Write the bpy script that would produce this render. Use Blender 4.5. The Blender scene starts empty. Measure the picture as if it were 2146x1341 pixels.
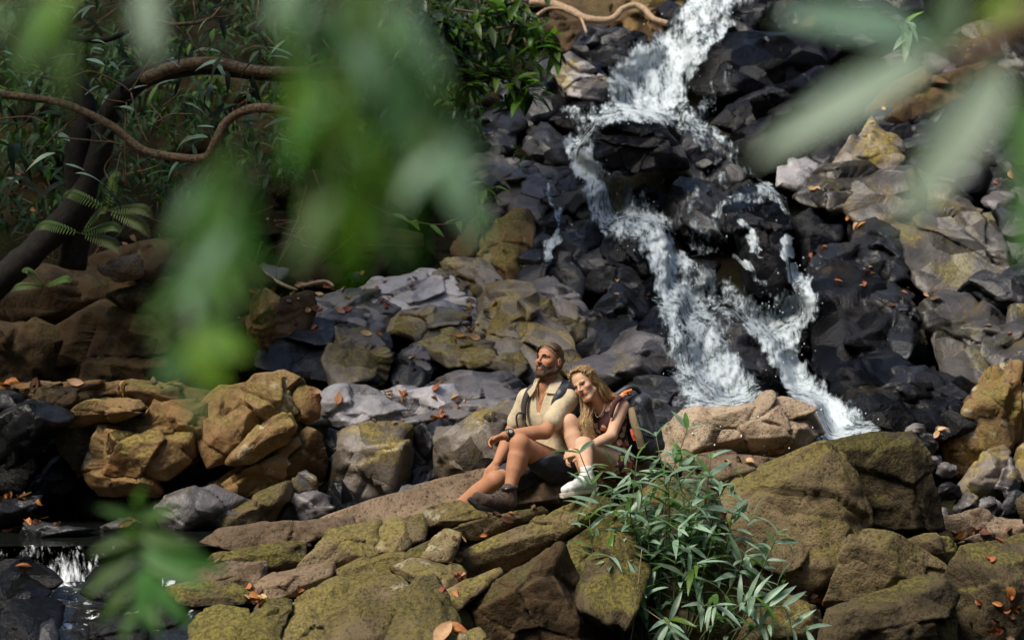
import bpy, bmesh, math, random
import numpy as np
from mathutils import Vector, Matrix, Quaternion

# ------------------------------------------------------------------ camera, sky, sun, exposure
S = bpy.context.scene
C = S.collection
CAMZ = 1.6
K = 70.0 / 36.0 * 2146.0            # focal length in photograph pixels
cam_d = bpy.data.cameras.new("camera")
cam_d.lens = 70.0
cam_d.sensor_width = 36.0
cam_d.clip_start = 0.05
cam_d.clip_end = 400.0
cam_d.dof.use_dof = True
cam_d.dof.focus_distance = 12.75
cam_d.dof.aperture_fstop = 2.2
cam = bpy.data.objects.new("camera", cam_d)
cam.location = (0, 0, CAMZ)
cam.rotation_euler = (math.radians(90), 0, 0)
C.objects.link(cam)
S.camera = cam

SUN_DIR = Vector((-0.48, -0.38, 0.80)).normalized()      # towards the sun
w = bpy.data.worlds.new("World")
S.world = w
w.use_nodes = True
wn = w.node_tree.nodes
sky = wn.new("ShaderNodeTexSky")
sky.sky_type = 'NISHITA'
sky.sun_disc = False
sky.sun_elevation = math.asin(SUN_DIR.z)
sky.sun_rotation = math.atan2(SUN_DIR.x, SUN_DIR.y)
sky.air_density = 1.0
sky.dust_density = 2.0
sky.ozone_density = 1.0
w.node_tree.links.new(sky.outputs[0], wn["Background"].inputs[0])
wn["Background"].inputs[1].default_value = 0.115

sun_d = bpy.data.lights.new("sun", 'SUN')
sun_d.energy = 2.7
sun_d.angle = math.radians(24.0)
sun_d.color = (1.0, 0.92, 0.79)
sun = bpy.data.objects.new("sun", sun_d)
sun.rotation_euler = (-SUN_DIR).to_track_quat('-Z', 'Y').to_euler()
sun.location = SUN_DIR * 40
C.objects.link(sun)

S.view_settings.view_transform = 'Standard'
S.view_settings.look = 'None'
S.view_settings.exposure = 0.90
S.view_settings.gamma = 1.0
S.cycles.use_denoising = True
S.cycles.max_bounces = 6
S.cycles.transparent_max_bounces = 24
S.cycles.sample_clamp_indirect = 4.0

# ------------------------------------------------------------------ helpers
def P(px, py, d):
    """a point of the place: photograph pixel and its distance in metres"""
    return Vector(((px - 1073.0) / K * d, d, CAMZ - (py - 670.5) / K * d))

def dB(py):                                    # the rocky slope behind
    return 15.5 + (850.0 - py) / 850.0 * 5.5

def dF(py):                                    # the bank of rocks in front
    return 11.2 + (1345.0 - py) / 385.0 * 2.1

_rs = np.random.RandomState(7)
_perm = np.concatenate([_rs.permutation(256)] * 3)
_grad = _rs.normal(size=(256, 3)); _grad /= np.linalg.norm(_grad, axis=1)[:, None]
def pnoise(p):
    p = np.asarray(p, dtype=np.float64)
    pi = np.floor(p).astype(np.int64); pf = p - pi; pi &= 255
    u = pf * pf * pf * (pf * (pf * 6 - 15) + 10)
    out = np.zeros(len(p))
    for dx in (0, 1):
        wx = u[:, 0] if dx else 1 - u[:, 0]
        a = _perm[pi[:, 0] + dx]
        for dy in (0, 1):
            wy = u[:, 1] if dy else 1 - u[:, 1]
            b = _perm[a + pi[:, 1] + dy]
            for dz in (0, 1):
                wz = u[:, 2] if dz else 1 - u[:, 2]
                g = _grad[_perm[b + pi[:, 2] + dz]]
                out += wx * wy * wz * (g[:, 0] * (pf[:, 0] - dx) + g[:, 1] * (pf[:, 1] - dy) + g[:, 2] * (pf[:, 2] - dz))
    return out * 1.5
def fbm(p, octs=4, gain=0.5):
    v = 0; a = 1.0; f = 1.0
    for i in range(octs):
        v = v + a * pnoise(p * f + 17.3 * i); a *= gain; f *= 2.03
    return v

def mesh_np(name, V, F, smooth=True):
    me = bpy.data.meshes.new(name)
    V = np.asarray(V, dtype=np.float32); F = np.asarray(F, dtype=np.int32)
    n = F.shape[1]
    me.vertices.add(len(V)); me.vertices.foreach_set("co", V.ravel())
    me.loops.add(F.size); me.loops.foreach_set("vertex_index", F.ravel())
    me.polygons.add(len(F))
    me.polygons.foreach_set("loop_start", np.arange(0, F.size, n, dtype=np.int32))
    me.polygons.foreach_set("loop_total", np.full(len(F), n, dtype=np.int32))
    me.polygons.foreach_set("use_smooth", np.full(len(F), smooth, dtype=bool))
    me.update(); me.validate()
    return me

def obj(name, me, mat=None, parent=None, loc=None):
    o = bpy.data.objects.new(name, me)
    C.objects.link(o)
    if mat is not None and me is not None and len(me.materials) == 0:
        me.materials.append(mat)
    if parent is not None: o.parent = parent
    if loc is not None: o.location = loc
    return o
def tag(o, label, cat, group=None, kind=None):
    o["label"] = label; o["category"] = cat
    if group: o["group"] = group
    if kind: o["kind"] = kind
    return o
def empty(name, loc=(0, 0, 0)):
    o = bpy.data.objects.new(name, None); o.location = loc; o.empty_display_size = 0.1
    C.objects.link(o); return o

def tube(path, radii, sides=8, cap=True, bump=0.0, seed=0):
    """lofted tube along points: returns V, F(quads)"""
    path = np.asarray([tuple(p) for p in path], float); n = len(path)
    radii = np.broadcast_to(np.asarray(radii, float), (n,))
    tg = np.gradient(path, axis=0); tg /= np.linalg.norm(tg, axis=1)[:, None] + 1e-9
    up = np.array([0.0, 0.3, 1.0]);
    if abs(np.dot(tg[0], up / np.linalg.norm(up))) > 0.9: up = np.array([1.0, 0.2, 0.0])
    V = []; a = np.arange(sides) / sides * 2 * np.pi
    b = np.cross(tg[0], up); b /= np.linalg.norm(b)
    for i in range(n):
        b = b - tg[i] * np.dot(b, tg[i]); b /= np.linalg.norm(b) + 1e-9
        c = np.cross(tg[i], b)
        V.append(path[i] + radii[i] * (np.cos(a)[:, None] * b + np.sin(a)[:, None] * c))
    V = np.concatenate(V)
    if bump:
        cen = np.repeat(path, sides, axis=0)
        V = cen + (V - cen) * (1 + bump * fbm(V * (2.0 / max(radii.max(), 1e-4) ** 0.6) + seed, 3))[:, None]
    F = []
    for i in range(n - 1):
        for j in range(sides):
            k = (j + 1) % sides
            F.append((i * sides + j, i * sides + k, (i + 1) * sides + k, (i + 1) * sides + j))
    if cap:
        V = np.concatenate([V, path[:1], path[-1:]]); e0 = n * sides; e1 = e0 + 1
        for j in range(sides):
            k = (j + 1) % sides
            F.append((e0, k, j, e0)); F.append((e1, (n - 1) * sides + j, (n - 1) * sides + k, e1))
    return V, F
def catmull(pts, per=8):
    pts = np.asarray([tuple(p) for p in pts], float)
    Q = np.concatenate([[2 * pts[0] - pts[1]], pts, [2 * pts[-1] - pts[-2]]]); out = []
    for i in range(1, len(Q) - 2):
        for t in np.arange(per) / per:
            p0, p1, p2, p3 = Q[i - 1:i + 3]
            out.append(0.5 * (2 * p1 + (p2 - p0) * t + (2 * p0 - 5 * p1 + 4 * p2 - p3) * t * t + (3 * p1 - p0 - 3 * p2 + p3) * t ** 3))
    out.append(Q[-2]); return np.array(out)
def poly_mesh(name, V, F, smooth=True):
    """faces of mixed size (a repeated last index marks a triangle)"""
    me = bpy.data.meshes.new(name)
    FF = [tuple(f[:3]) if len(f) == 4 and (f[3] == f[0]) else tuple(f) for f in F]
    me.from_pydata([tuple(v) for v in V], [], FF)
    me.polygons.foreach_set("use_smooth", np.full(len(me.polygons), smooth, dtype=bool))
    me.update(); return me
def tube_mesh(name, pts, radii, sides=8, per=6, bump=0.0, seed=0):
    path = catmull(pts, per) if per > 1 else np.asarray([tuple(p) for p in pts], float)
    r = np.interp(np.linspace(0, 1, len(path)), np.linspace(0, 1, len(radii)), radii)
    V, F = tube(path, r, sides, True, bump, seed)
    return poly_mesh(name, V, F)
class Join:
    def __init__(s): s.V = []; s.F = []; s.n = 0
    def add(s, V, F):
        V = np.asarray(V); s.V.append(V); s.F += [tuple(int(i) + s.n for i in f) for f in F]; s.n += len(V)
    def mesh(s, name, smooth=True): return poly_mesh(name, np.concatenate(s.V), s.F, smooth)

# ------------------------------------------------------------------ materials
class NT:
    def __init__(s, name):
        s.m = bpy.data.materials.new(name); s.m.use_nodes = True
        s.t = s.m.node_tree; s.b = s.t.nodes["Principled BSDF"]
    def n(s, typ, **kw):
        nd = s.t.nodes.new(typ)
        for k, v in kw.items():
            if k.startswith("i_"): nd.inputs[k[2:].replace("_", " ")].default_value = v
            else: setattr(nd, k, v)
        return nd
    def l(s, a, b): s.t.links.new(a, b)
    def noise(s, vec, scale, detail=5, rough=0.55, dist=0.0):
        nd = s.n("ShaderNodeTexNoise"); nd.inputs["Scale"].default_value = scale
        nd.inputs["Detail"].default_value = detail; nd.inputs["Roughness"].default_value = rough
        nd.inputs["Distortion"].default_value = dist
        if vec is not None: s.l(vec, nd.inputs["Vector"])
        return nd.outputs["Fac"]
    def ramp(s, fac, a, b):
        nd = s.n("ShaderNodeMapRange"); nd.interpolation_type = 'SMOOTHSTEP'
        nd.inputs[1].default_value = a; nd.inputs[2].default_value = b
        s.l(fac, nd.inputs[0]); return nd.outputs[0]
    def math(s, op, a, b=None):
        nd = s.n("ShaderNodeMath", operation=op)
        for i, x in enumerate((a, b)):
            if x is None: continue
            if isinstance(x, (int, float)): nd.inputs[i].default_value = x
            else: s.l(x, nd.inputs[i])
        return nd.outputs[0]
    def mix(s, fac, a, b, mode='MIX'):
        nd = s.n("ShaderNodeMix", data_type='RGBA', blend_type=mode)
        for i, x in ((0, fac), (6, a), (7, b)):
            if isinstance(x, (int, float)): nd.inputs[i].default_value = x
            elif isinstance(x, tuple): nd.inputs[i].default_value = (*x, 1) if len(x) == 3 else x
            else: s.l(x, nd.inputs[i])
        return nd.outputs[2]
    def bump(s, h, strength, dist, prev=None):
        nd = s.n("ShaderNodeBump"); nd.inputs["Strength"].default_value = strength
        nd.inputs["Distance"].default_value = dist; s.l(h, nd.inputs["Height"])
        if prev is not None: s.l(prev, nd.inputs["Normal"])
        return nd.outputs[0]

def rock_mat(name, c1, c2, c3, moss, moss_amt, lichen=0.3, rough=0.85, speck=0.5, moss_up=0.5, spec=0.3, stain=None, fine=1.0, facet=(3.2, .55)):
    m = NT(name); geo = m.n("ShaderNodeNewGeometry"); oi = m.n("ShaderNodeObjectInfo")
    add = m.n("ShaderNodeVectorMath", operation='ADD'); sc = m.n("ShaderNodeVectorMath", operation='SCALE')
    comb = m.n("ShaderNodeCombineXYZ")
    for i in range(3): m.l(oi.outputs["Random"], comb.inputs[i])
    m.l(comb.outputs[0], sc.inputs[0]); sc.inputs["Scale"].default_value = 37.0
    m.l(geo.outputs["Position"], add.inputs[0]); m.l(sc.outputs[0], add.inputs[1])
    pos = add.outputs[0]
    big = m.noise(pos, 1.1, 3, 0.6, 0.3); mid = m.noise(pos, 5.0, 5, 0.65, 0.4)
    fin = m.noise(pos, 38.0, 4, 0.72)
    col = m.mix(m.ramp(big, 0.40, 0.60), c1, c2)
    col = m.mix(m.ramp(mid, 0.45, 0.70), col, c3)
    if stain:
        st = m.noise(pos, 2.1, 4, 0.65, 1.0)
        col = m.mix(m.math('MULTIPLY', m.ramp(st, 0.52, 0.66), 0.8), col, stain)
    col = m.mix(m.math('MULTIPLY', m.ramp(fin, 0.52, 0.66), speck), col, tuple(min(1, x * 2.0) for x in c3))
    col = m.mix(m.math('MULTIPLY', m.ramp(fin, 0.46, 0.36), speck), col, tuple(x * 0.30 for x in c1))
    # moss on upward, damp faces
    sep = m.n("ShaderNodeSeparateXYZ"); m.l(geo.outputs["Normal"], sep.inputs[0])
    upw = m.math('MULTIPLY', m.ramp(sep.outputs[2], -0.3, 0.9), moss_up)
    mo = m.noise(pos, 2.0, 5, 0.66, 0.4)
    mossf = m.ramp(m.math('ADD', mo, m.math('MULTIPLY', upw, 0.35)), 0.82 - 0.5 * moss_amt, 0.97 - 0.5 * moss_amt)
    mgr = m.ramp(fin, 0.38, 0.62)
    mcol = m.mix(mgr, tuple(x * 0.55 for x in moss), tuple(min(1, x * 1.35) for x in moss))
    col = m.mix(m.math('MULTIPLY', mossf, m.math('ADD', m.math('MULTIPLY', mgr, 0.4), 0.55)), col, mcol)
    if lichen > 0.15:
        vo = m.n("ShaderNodeTexVoronoi"); vo.inputs["Scale"].default_value = 9.0
        wv = m.n("ShaderNodeVectorMath", operation='ADD'); ws = m.n("ShaderNodeVectorMath", operation='SCALE'); ws.inputs["Scale"].default_value = 0.12
        cmb = m.n("ShaderNodeCombineXYZ"); m.l(mid, cmb.inputs[0]); m.l(fin, cmb.inputs[1]); m.l(mo, cmb.inputs[2])
        m.l(cmb.outputs[0], ws.inputs[0]); m.l(pos, wv.inputs[0]); m.l(ws.outputs[0], wv.inputs[1]); m.l(wv.outputs[0], vo.inputs["Vector"])
        spot = m.ramp(vo.outputs["Distance"], 0.38, 0.22)
        gate = m.ramp(big, 0.66 - 0.2 * lichen, 0.74 - 0.2 * lichen)
        lf = m.math('MULTIPLY', m.math('MULTIPLY', spot, gate), m.math('MULTIPLY', m.ramp(fin, 0.3, 0.6), min(1.0, 0.3 + lichen)))
        col = m.mix(lf, col, (0.42, 0.39, 0.27))
    # per-stone tone
    hs = m.n("ShaderNodeHueSaturation"); m.l(col, hs.inputs["Color"])
    val = m.math('ADD', m.math('MULTIPLY', oi.outputs["Random"], 0.6), 0.7); m.l(val, hs.inputs["Value"])
    m.l(hs.outputs[0], m.b.inputs["Base Color"])
    m.b.inputs["Specular IOR Level"].default_value = spec
    rr = m.n("ShaderNodeMapRange"); rr.inputs[3].default_value = rough - 0.15; rr.inputs[4].default_value = min(1, rough + 0.1)
    m.l(mid, rr.inputs[0]); m.l(rr.outputs[0], m.b.inputs["Roughness"])
    h = m.math('ADD', m.math('MULTIPLY', mid, 0.022), m.math('MULTIPLY', fin, 0.014 * fine))
    # broken facets: each cleaved face leans its own way
    fm = m.n("ShaderNodeVectorMath", operation='MULTIPLY_ADD'); fm.inputs[1].default_value = (.10, .10, .10); cw = m.n("ShaderNodeCombineXYZ"); m.l(mid, cw.inputs[0]); m.l(mo, cw.inputs[1]); m.l(big, cw.inputs[2])
    m.l(cw.outputs[0], fm.inputs[0]); m.l(pos, fm.inputs[2])
    fv = m.n("ShaderNodeTexVoronoi"); fv.inputs["Scale"].default_value = facet[0]; fv.inputs["Randomness"].default_value = 1.0; st_ = m.n("ShaderNodeVectorMath", operation='MULTIPLY'); st_.inputs[1].default_value = (1, 1, 1.5)
    m.l(fm.outputs[0], st_.inputs[0]); m.l(st_.outputs[0], fv.inputs["Vector"])
    sb = m.n("ShaderNodeVectorMath", operation='SUBTRACT'); sb.inputs[1].default_value = (.5, .5, .5); m.l(fv.outputs["Color"], sb.inputs[0])
    sl = m.n("ShaderNodeVectorMath", operation='SCALE'); sl.inputs["Scale"].default_value = facet[1] * 2; m.l(sb.outputs[0], sl.inputs[0])
    an = m.n("ShaderNodeVectorMath", operation='ADD'); m.l(geo.outputs["Normal"], an.inputs[0]); m.l(sl.outputs[0], an.inputs[1])
    nn = m.n("ShaderNodeVectorMath", operation='NORMALIZE'); m.l(an.outputs[0], nn.inputs[0])
    m.l(m.bump(h, 0.9, 1.0, nn.outputs[0]), m.b.inputs["Normal"])
    return m.m

RM = {
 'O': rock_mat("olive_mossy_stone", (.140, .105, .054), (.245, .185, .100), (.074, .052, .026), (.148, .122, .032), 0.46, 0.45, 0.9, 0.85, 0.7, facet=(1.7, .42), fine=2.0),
 'o': rock_mat("dark_mossy_stone", (.078, .058, .030), (.125, .095, .048), (.044, .033, .019), (.130, .112, .022), 0.50, 0.30, 0.9, 0.8, 0.6, facet=(1.7, .40), fine=2.0),  # dark copy of the olive stone; some uses put shade into this colour
 'S': rock_mat("tan_dry_stone", (.185, .130, .082), (.27, .195, .125), (.115, .076, .045), (.14, .11, .04), 0.20, 0.35, 0.92, 0.85, 0.3, facet=(1.6, .32), fine=2.0),
 's': rock_mat("pale_dry_stone", (.34, .26, .18), (.44, .35, .25), (.22, .15, .095), (.2, .17, .08), 0.0, 0.25, 0.92, 0.75, 0.3, facet=(2.0, .34), fine=2.0),
 'B': rock_mat("ochre_brown_stone", (.185, .110, .045), (.26, .170, .075), (.10, .060, .026), (.170, .135, .034), 0.45, 0.6, 0.85, 0.5, 0.5, stain=(.21, .095, .03)),
 'b': rock_mat("dark_brown_stone", (.070, .042, .018), (.105, .066, .027), (.036, .022, .011), (.070, .060, .016), 0.40, 0.25, 0.85, 0.45, 0.4),
 'G': rock_mat("grey_basalt", (.112, .102, .102), (.172, .156, .156), (.064, .058, .056), (.190, .145, .030), 0.38, 0.12, 0.46, 0.22, 0.25, 0.5, fine=.4),
 'g': rock_mat("charcoal_basalt", (.017, .018, .021), (.036, .036, .039), (.007, .007, .008), (.10, .080, .024), 0.26, 0.1, 0.34, 0.22, 0.3, 0.3, fine=.5),
 'M': rock_mat("moss_patched_basalt", (.130, .110, .092), (.185, .155, .125), (.085, .064, .042), (.230, .172, .030), 0.64, 0.2, 0.48, 0.25, 0.15, 0.5, stain=(.17, .125, .04), fine=.4),
 'm': rock_mat("dark_moss_patched_basalt", (.040, .036, .032), (.068, .060, .050), (.020, .018, .015), (.120, .100, .026), 0.44, 0.2, 0.46, 0.25, 0.25, 0.5, stain=(.085, .060, .022), fine=.4),
 'k': rock_mat("bank_stone_painted_shade", (.022, .017, .009), (.038, .029, .015), (.012, .010, .006), (.030, .032, .010), 0.42, 0.0, 0.92, 0.35, 0.4, 0.06),  # shade of the bank is put into this very dark colour
 'W': rock_mat("pale_grey_basalt", (.30, .285, .295), (.42, .40, .41), (.20, .18, .175), (.25, .20, .06), 0.22, 0.1, 0.42, 0.12, 0.2, 0.5, fine=.4),
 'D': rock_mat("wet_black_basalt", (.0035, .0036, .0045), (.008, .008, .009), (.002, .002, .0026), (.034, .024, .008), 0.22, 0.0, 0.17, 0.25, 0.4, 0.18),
}

# ------------------------------------------------------------------ the ground
EARTH = rock_mat("dark_earth", (.010, .009, .006), (.018, .014, .008), (.007, .006, .005), (.014, .018, .006), 0.4, 0.0, 0.95, 0.3, 0.5, 0.04)
def profile_z(y):
    return np.interp(y, [-60, -26, -9, 0, 6, 10, 12, 13.2, 14.5, 15.4, 16.4, 19.1, 21.9, 25, 32, 60, 140],
                        [34, 15, 0.3, -0.2, -0.6, -0.75, -0.6, -0.35, -0.1, 0.25, 0.93, 2.67, 5.0, 7.4, 11, 20, 42])  # rise behind the camera is added, unseen, to block low sky light
def ground_z(x, y):
    x = np.asarray(x, float); y = np.asarray(y, float)
    p = np.stack([x, y, np.zeros_like(x)], -1).reshape(-1, 3)
    z = profile_z(y).ravel() + 0.18 * fbm(p * 0.9, 4) * np.clip((y.ravel() - 13.5) / 2, 0.15, 1)
    xl = np.clip((-x.ravel() - 5.5) / 9, 0, 3.2); xr = np.clip((x.ravel() - 5.5) / 9, 0, 3.2)
    z += xl ** 1.6 * 5 + xr ** 1.6 * 5
    return z.reshape(x.shape)
gx = np.concatenate([np.linspace(-90, -9, 24), np.linspace(-8.6, 8.6, 150), np.linspace(9, 90, 24)])
gy = np.concatenate([np.linspace(-60, 8, 24), np.linspace(8.4, 25, 150), np.linspace(26, 140, 30)])
GX, GY = np.meshgrid(gx, gy)
GV = np.stack([GX, GY, ground_z(GX, GY)], -1).reshape(-1, 3)
nx, ny = len(gx), len(gy)
ii = (np.arange(ny - 1)[:, None] * nx + np.arange(nx - 1)[None]).ravel()
ground = obj("ground", mesh_np("ground", GV, np.stack([ii, ii + 1, ii + nx + 1, ii + nx], 1)), EARTH)
ground["kind"] = "structure"; ground["label"] = "dark earth and rubble of the slope under the boulders"
# ------------------------------------------------------------------ rocks
_ico = {}
def ico(sub):
    if sub not in _ico:
        bm = bmesh.new(); bmesh.ops.create_icosphere(bm, subdivisions=sub, radius=1.0)
        V = np.array([v.co[:] for v in bm.verts]); F = np.array([[v.index for v in f.verts] for f in bm.faces]); bm.free()
        _ico[sub] = (V, F)
    return _ico[sub]

def stone_mesh(name, pts, sub, seed, sharp=140, chips=6, amp=0.03, strata=0.0, frac=1.0):
    """a worn, faceted stone around the hull of the key points"""
    rs = np.random.RandomState(seed)
    pts = np.asarray([tuple(p) for p in pts], float)
    bm = bmesh.new()
    vs = [bm.verts.new(p) for p in pts]
    r = bmesh.ops.convex_hull(bm, input=vs)
    bm.normal_update()
    cen = np.mean([v.co[:] for v in bm.verts if v.link_faces], axis=0)
    planes = []
    for f in bm.faces:
        if f.calc_area() < 1e-6: continue
        nrm = np.array(f.normal[:]); h = float(nrm @ (np.array(f.verts[0].co[:]) - cen))
        if h < 0: nrm, h = -nrm, -h
        if not any(n2 @ nrm > 0.975 for n2, _ in planes): planes.append((nrm, max(h, 1e-3)))
    bm.free()
    size = np.linalg.norm(pts.max(0) - pts.min(0))
    for _ in range(chips):
        nrm = rs.normal(size=3); nrm[1] = -0.45 - abs(nrm[1]) * 0.8; nrm[2] += 0.15; nrm /= np.linalg.norm(nrm)
        h = np.max((pts - cen) @ nrm); planes.append((nrm, h * rs.uniform(0.74, 0.93)))
    N = np.array([p[0] for p in planes]); H = np.array([p[1] for p in planes])
    D, F = ico(sub)
    ext = (pts.max(0) - pts.min(0)) / size + 0.12
    D = D * ext; D = D / np.linalg.norm(D, axis=1)[:, None]
    off = rs.uniform(0, 60, 3)
    Hn = np.repeat(H[None], len(D), 0)
    for i in range(len(H)):
        Hn[:, i] *= 1 + 0.022 * pnoise(D * 2.2 + off + i * 3.1)
    q = np.clip(D @ N.T, 0, None) / Hn
    r = 1.0 / (np.sum(q ** sharp, 1) ** (1.0 / sharp))
    r = r * 1.02
    V = D * r[:, None]
    s = size
    d = fbm(V * (3.0 / s) + off, 3, 0.5) * amp * 0.30 * s
    # broken blocks: flat-faced pieces at odd levels and tilts, parted by cracks
    ns = int(rs.randint(8, 15) * (1.4 if sub > 5 else 1.0)); sd = V[rs.randint(0, len(V), ns)] * rs.uniform(.8, 1.0, (ns, 1))
    W = V + 0.05 * s * np.stack([pnoise(V * (3.5 / s) + off + q) for q in (3, 13, 23)], 1) + 0.012 * s * np.stack([pnoise(V * (14.0 / s) + off + q) for q in (5, 15, 25)], 1)
    W = W * np.array([1.0, 1.0, 1.35])
    dist = np.linalg.norm(W[:, None, :] - (sd * np.array([1.0, 1.0, 1.35]))[None], axis=2); i1 = np.argmin(dist, 1); ar = np.arange(len(V))
    d1 = dist[ar, i1].copy(); dist[ar, i1] = 1e9; d2 = dist.min(1); e = (d2 - d1) / s
    o_ = rs.uniform(-.055, .015, ns) * s * frac; g_ = rs.normal(size=(ns, 3)) * .17 * frac
    d += o_[i1] + np.einsum('ij,ij->i', g_[i1], V - sd[i1]) - np.clip(.016 - e, 0, 1) * 1.3 * s * frac
    d += fbm(V * (16.0 / s) + off, 2, 0.5) * 0.006 * s + fbm(V * 9.0 + off, 3, 0.55) * 0.006
    if strata:
        ax = np.array([0.25, 0.2, 0.95]); t = V @ ax + 0.05 * fbm(V * 2.0 + off, 2)
        d += strata * (np.abs(((t * 9) % 1.0) - 0.5) - 0.25)
    lim = 0.25 * r; V = V + D * np.clip(d, -lim, lim)[:, None]
    return mesh_np(name, V, F), Vector(cen)

NR = [0]
def rock(label, kind, outline, zone='b', off=0.0, ridge=None, thick=0.8, fwd=0.32, sharp=140, chips=6, amp=0.026, sub=None, tilt=0.7, name="boulder", group=None, strata=0.0, frac=1.0):
    if zone == 'f' or (not isinstance(zone, str) and zone < 13.2): frac = min(frac, .38)
    NR[0] += 1; seed = 100 + NR[0]; rs = random.Random(seed)
    df = dB if zone == 'b' else dF if zone == 'f' else (lambda y: zone)
    ox = [p[0] for p in outline]; oy = [p[1] for p in outline]
    cx, cy = sum(ox) / len(ox), sum(oy) / len(oy); dc = df(cy) + off
    wpx, hpx = max(ox) - min(ox), max(oy) - min(oy)
    g = 1.15 if zone == 'b' else (1.20 if not isinstance(zone, str) and zone > 14 else (1.14 if zone == 'f' else 1.04))
    outline = [(cx + (x - cx) * g, cy + (y - cy) * g) for x, y in outline]
    sz = math.sqrt(wpx * hpx) / K * dc
    dep = lambda y: dc + tilt * (df(y) + off - dc)
    pts = [P(x, y, dep(y)) for x, y in outline]
    if ridge is None:
        ridge = []
        for k in range(3):
            a = rs.uniform(0, 6.28); q = rs.uniform(0.15, 0.45)
            ridge.append((cx + wpx * 0.5 * q * math.cos(a), cy - hpx * 0.06 + hpx * 0.5 * q * math.sin(a), rs.uniform(0.6, 1.2)))
    for r_ in ridge:
        f = r_[2] if len(r_) > 2 else 1.0
        pts.append(P(r_[0], r_[1], dep(r_[1]) - fwd * sz * f))
    for x, y in outline:
        pts.append(P(cx + (x - cx) * 0.82, cy + (y - cy) * 0.75 + 0.06 * hpx, dep(y) + thick * sz * rs.uniform(0.7, 1.1)))
    if sub is None:
        m = max(wpx, hpx); sub = 5 if m > 120 else 4
    me, cen = stone_mesh(name, pts, sub, seed, sharp, chips, amp, strata, frac)
    o = obj(name, me, RM[kind], loc=cen)
    tag(o, label, "rock", group)
    return o

# --- bank of rocks in front, the couple's seat
rock("long tan slab the couple sits on, sloping up behind the brown boot", 'S',
     [(630,1140),(640,1098),(760,1062),(900,1033),(985,997),(1100,975),(1300,965),(1420,950),(1440,1010),(1300,1060),(1080,1092),(900,1122),(760,1140)],
     13.05, ridge=[(760,1100,.4),(1000,1045,.5),(1250,1020,.6),(900,1080,.7)], thick=.5, fwd=.25, sub=6, chips=3, amp=.02, tilt=0, strata=.004, sharp=120, frac=.25)
rock("flat tan slab tapering to a point over the stream edge", 'S', [(425,1132),(470,1108),(640,1094),(730,1082),(735,1105),(640,1137),(500,1152)], 'f', thick=1.2, chips=4, sub=5)
rock("pale lichen topped block below the long tan slab", 'O', [(628,1188),(690,1118),(790,1092),(803,1160),(760,1172),(640,1192)], 'f', ridge=[(700,1130),(785,1110),(680,1165)])
rock("small dark rounded stone wedged under the tan slab", 'O', [(785,1108),(830,1082),(848,1096),(862,1142),(820,1163),(795,1160)], 'f', off=-.1)
rock("small pointed stone with dark right side beside the wedged stone", 'O', [(832,1098),(880,1078),(900,1100),(890,1130),(866,1138)], 'f', off=-.1)
rock("mossy block right below the brown hiking boot", 'O', [(862,1125),(892,1068),(945,1050),(992,1056),(1035,1072),(1035,1092),(955,1116)], 12.62, ridge=[(930,1090),(1000,1070),(1020,1082)], thick=1.0, tilt=0)
rock("narrow curved ledge with orange leaves under the boot", 'O', [(918,1122),(960,1101),(1060,1084),(1128,1062),(1145,1076),(1060,1108),(980,1132)], 12.5, thick=1.0, tilt=0)
rock("upright mossy wedge with a shaded right side", 'O', [(876,1172),(930,1107),(967,1114),(955,1150),(948,1178)], 'f', off=-.15)
rock("long mossy green slab under the white sneaker", 'O', [(955,1162),(1100,1098),(1180,1058),(1245,1030),(1275,1036),(1290,1062),(1260,1092),(1180,1132),(1150,1152),(980,1204),(966,1182)], 12.35, ridge=[(1000,1165,.5),(1150,1110,.6),(1255,1060,.5),(1180,1120,.8)], thick=.6, sub=6, tilt=.25, chips=3, amp=.025, frac=.4)
rock("mossy block coloured dark for shade, half hidden behind the leafy shrub", 'o', [(1176,1134),(1260,1085),(1300,1060),(1350,1095),(1350,1200),(1310,1300),(1230,1310),(1178,1182)], 'f', off=-.25, thick=.9)  # shade under the shrub is painted by the dark stone colour
rock("big brown slab with a green mossy top edge at the bank foot", 'b', [(968,1257),(1060,1198),(1150,1142),(1178,1150),(1188,1182),(1250,1310),(1250,1400),(1040,1400),(985,1300)], 11.7, ridge=[(988,1268,.6),(1110,1192,.7),(1170,1172,.7),(1200,1300,.5)], thick=.9, sub=6, tilt=.3, chips=5, amp=.025)
rock("low rounded mossy stone with a dark hollow", 'O', [(822,1192),(870,1171),(960,1184),(974,1200),(970,1228),(930,1238),(878,1228)], 'f', off=-.1)
rock("long thin mossy stone lying against the big brown slab", 'O', [(928,1238),(1040,1193),(1048,1206),(985,1252),(945,1290),(930,1264)], 'f', off=-.05)
rock("pale olive boulder spotted with lichen at the bank foot", 'O', [(700,1390),(690,1290),(735,1217),(780,1203),(835,1210),(864,1236),(825,1310),(795,1390)], 'f', off=-.1, ridge=[(760,1235),(830,1235),(730,1300)], thick=.8)
rock("olive boulder sloping down into the dark stream", 'O', [(555,1390),(618,1265),(700,1213),(742,1215),(718,1275),(690,1390)], 'f', off=0, ridge=[(640,1270),(705,1235),(640,1340)])
rock("upright tooth shaped mossy stone", 'O', [(795,1390),(848,1262),(880,1217),(906,1217),(932,1240),(952,1290),(960,1390)], 'f', off=-.3, ridge=[(880,1240),(905,1250),(860,1300),(930,1320)], thick=.7)
rock("tiny stone beside big fallen leaves at the bank foot", 'O', [(945,1390),(965,1328),(1000,1318),(1028,1345),(1035,1390)], 'f', off=-.45)
rock("flat olive slab between the lichen block and the hollow stone", 'O', [(690,1203),(740,1178),(830,1154),(864,1171),(835,1202),(780,1212),(716,1216)], 'f')
rock("small flat olive stone beside the upright wedge", 'O', [(845,1167),(860,1148),(912,1128),(905,1160),(872,1173)], 'f', off=-.1)
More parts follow.
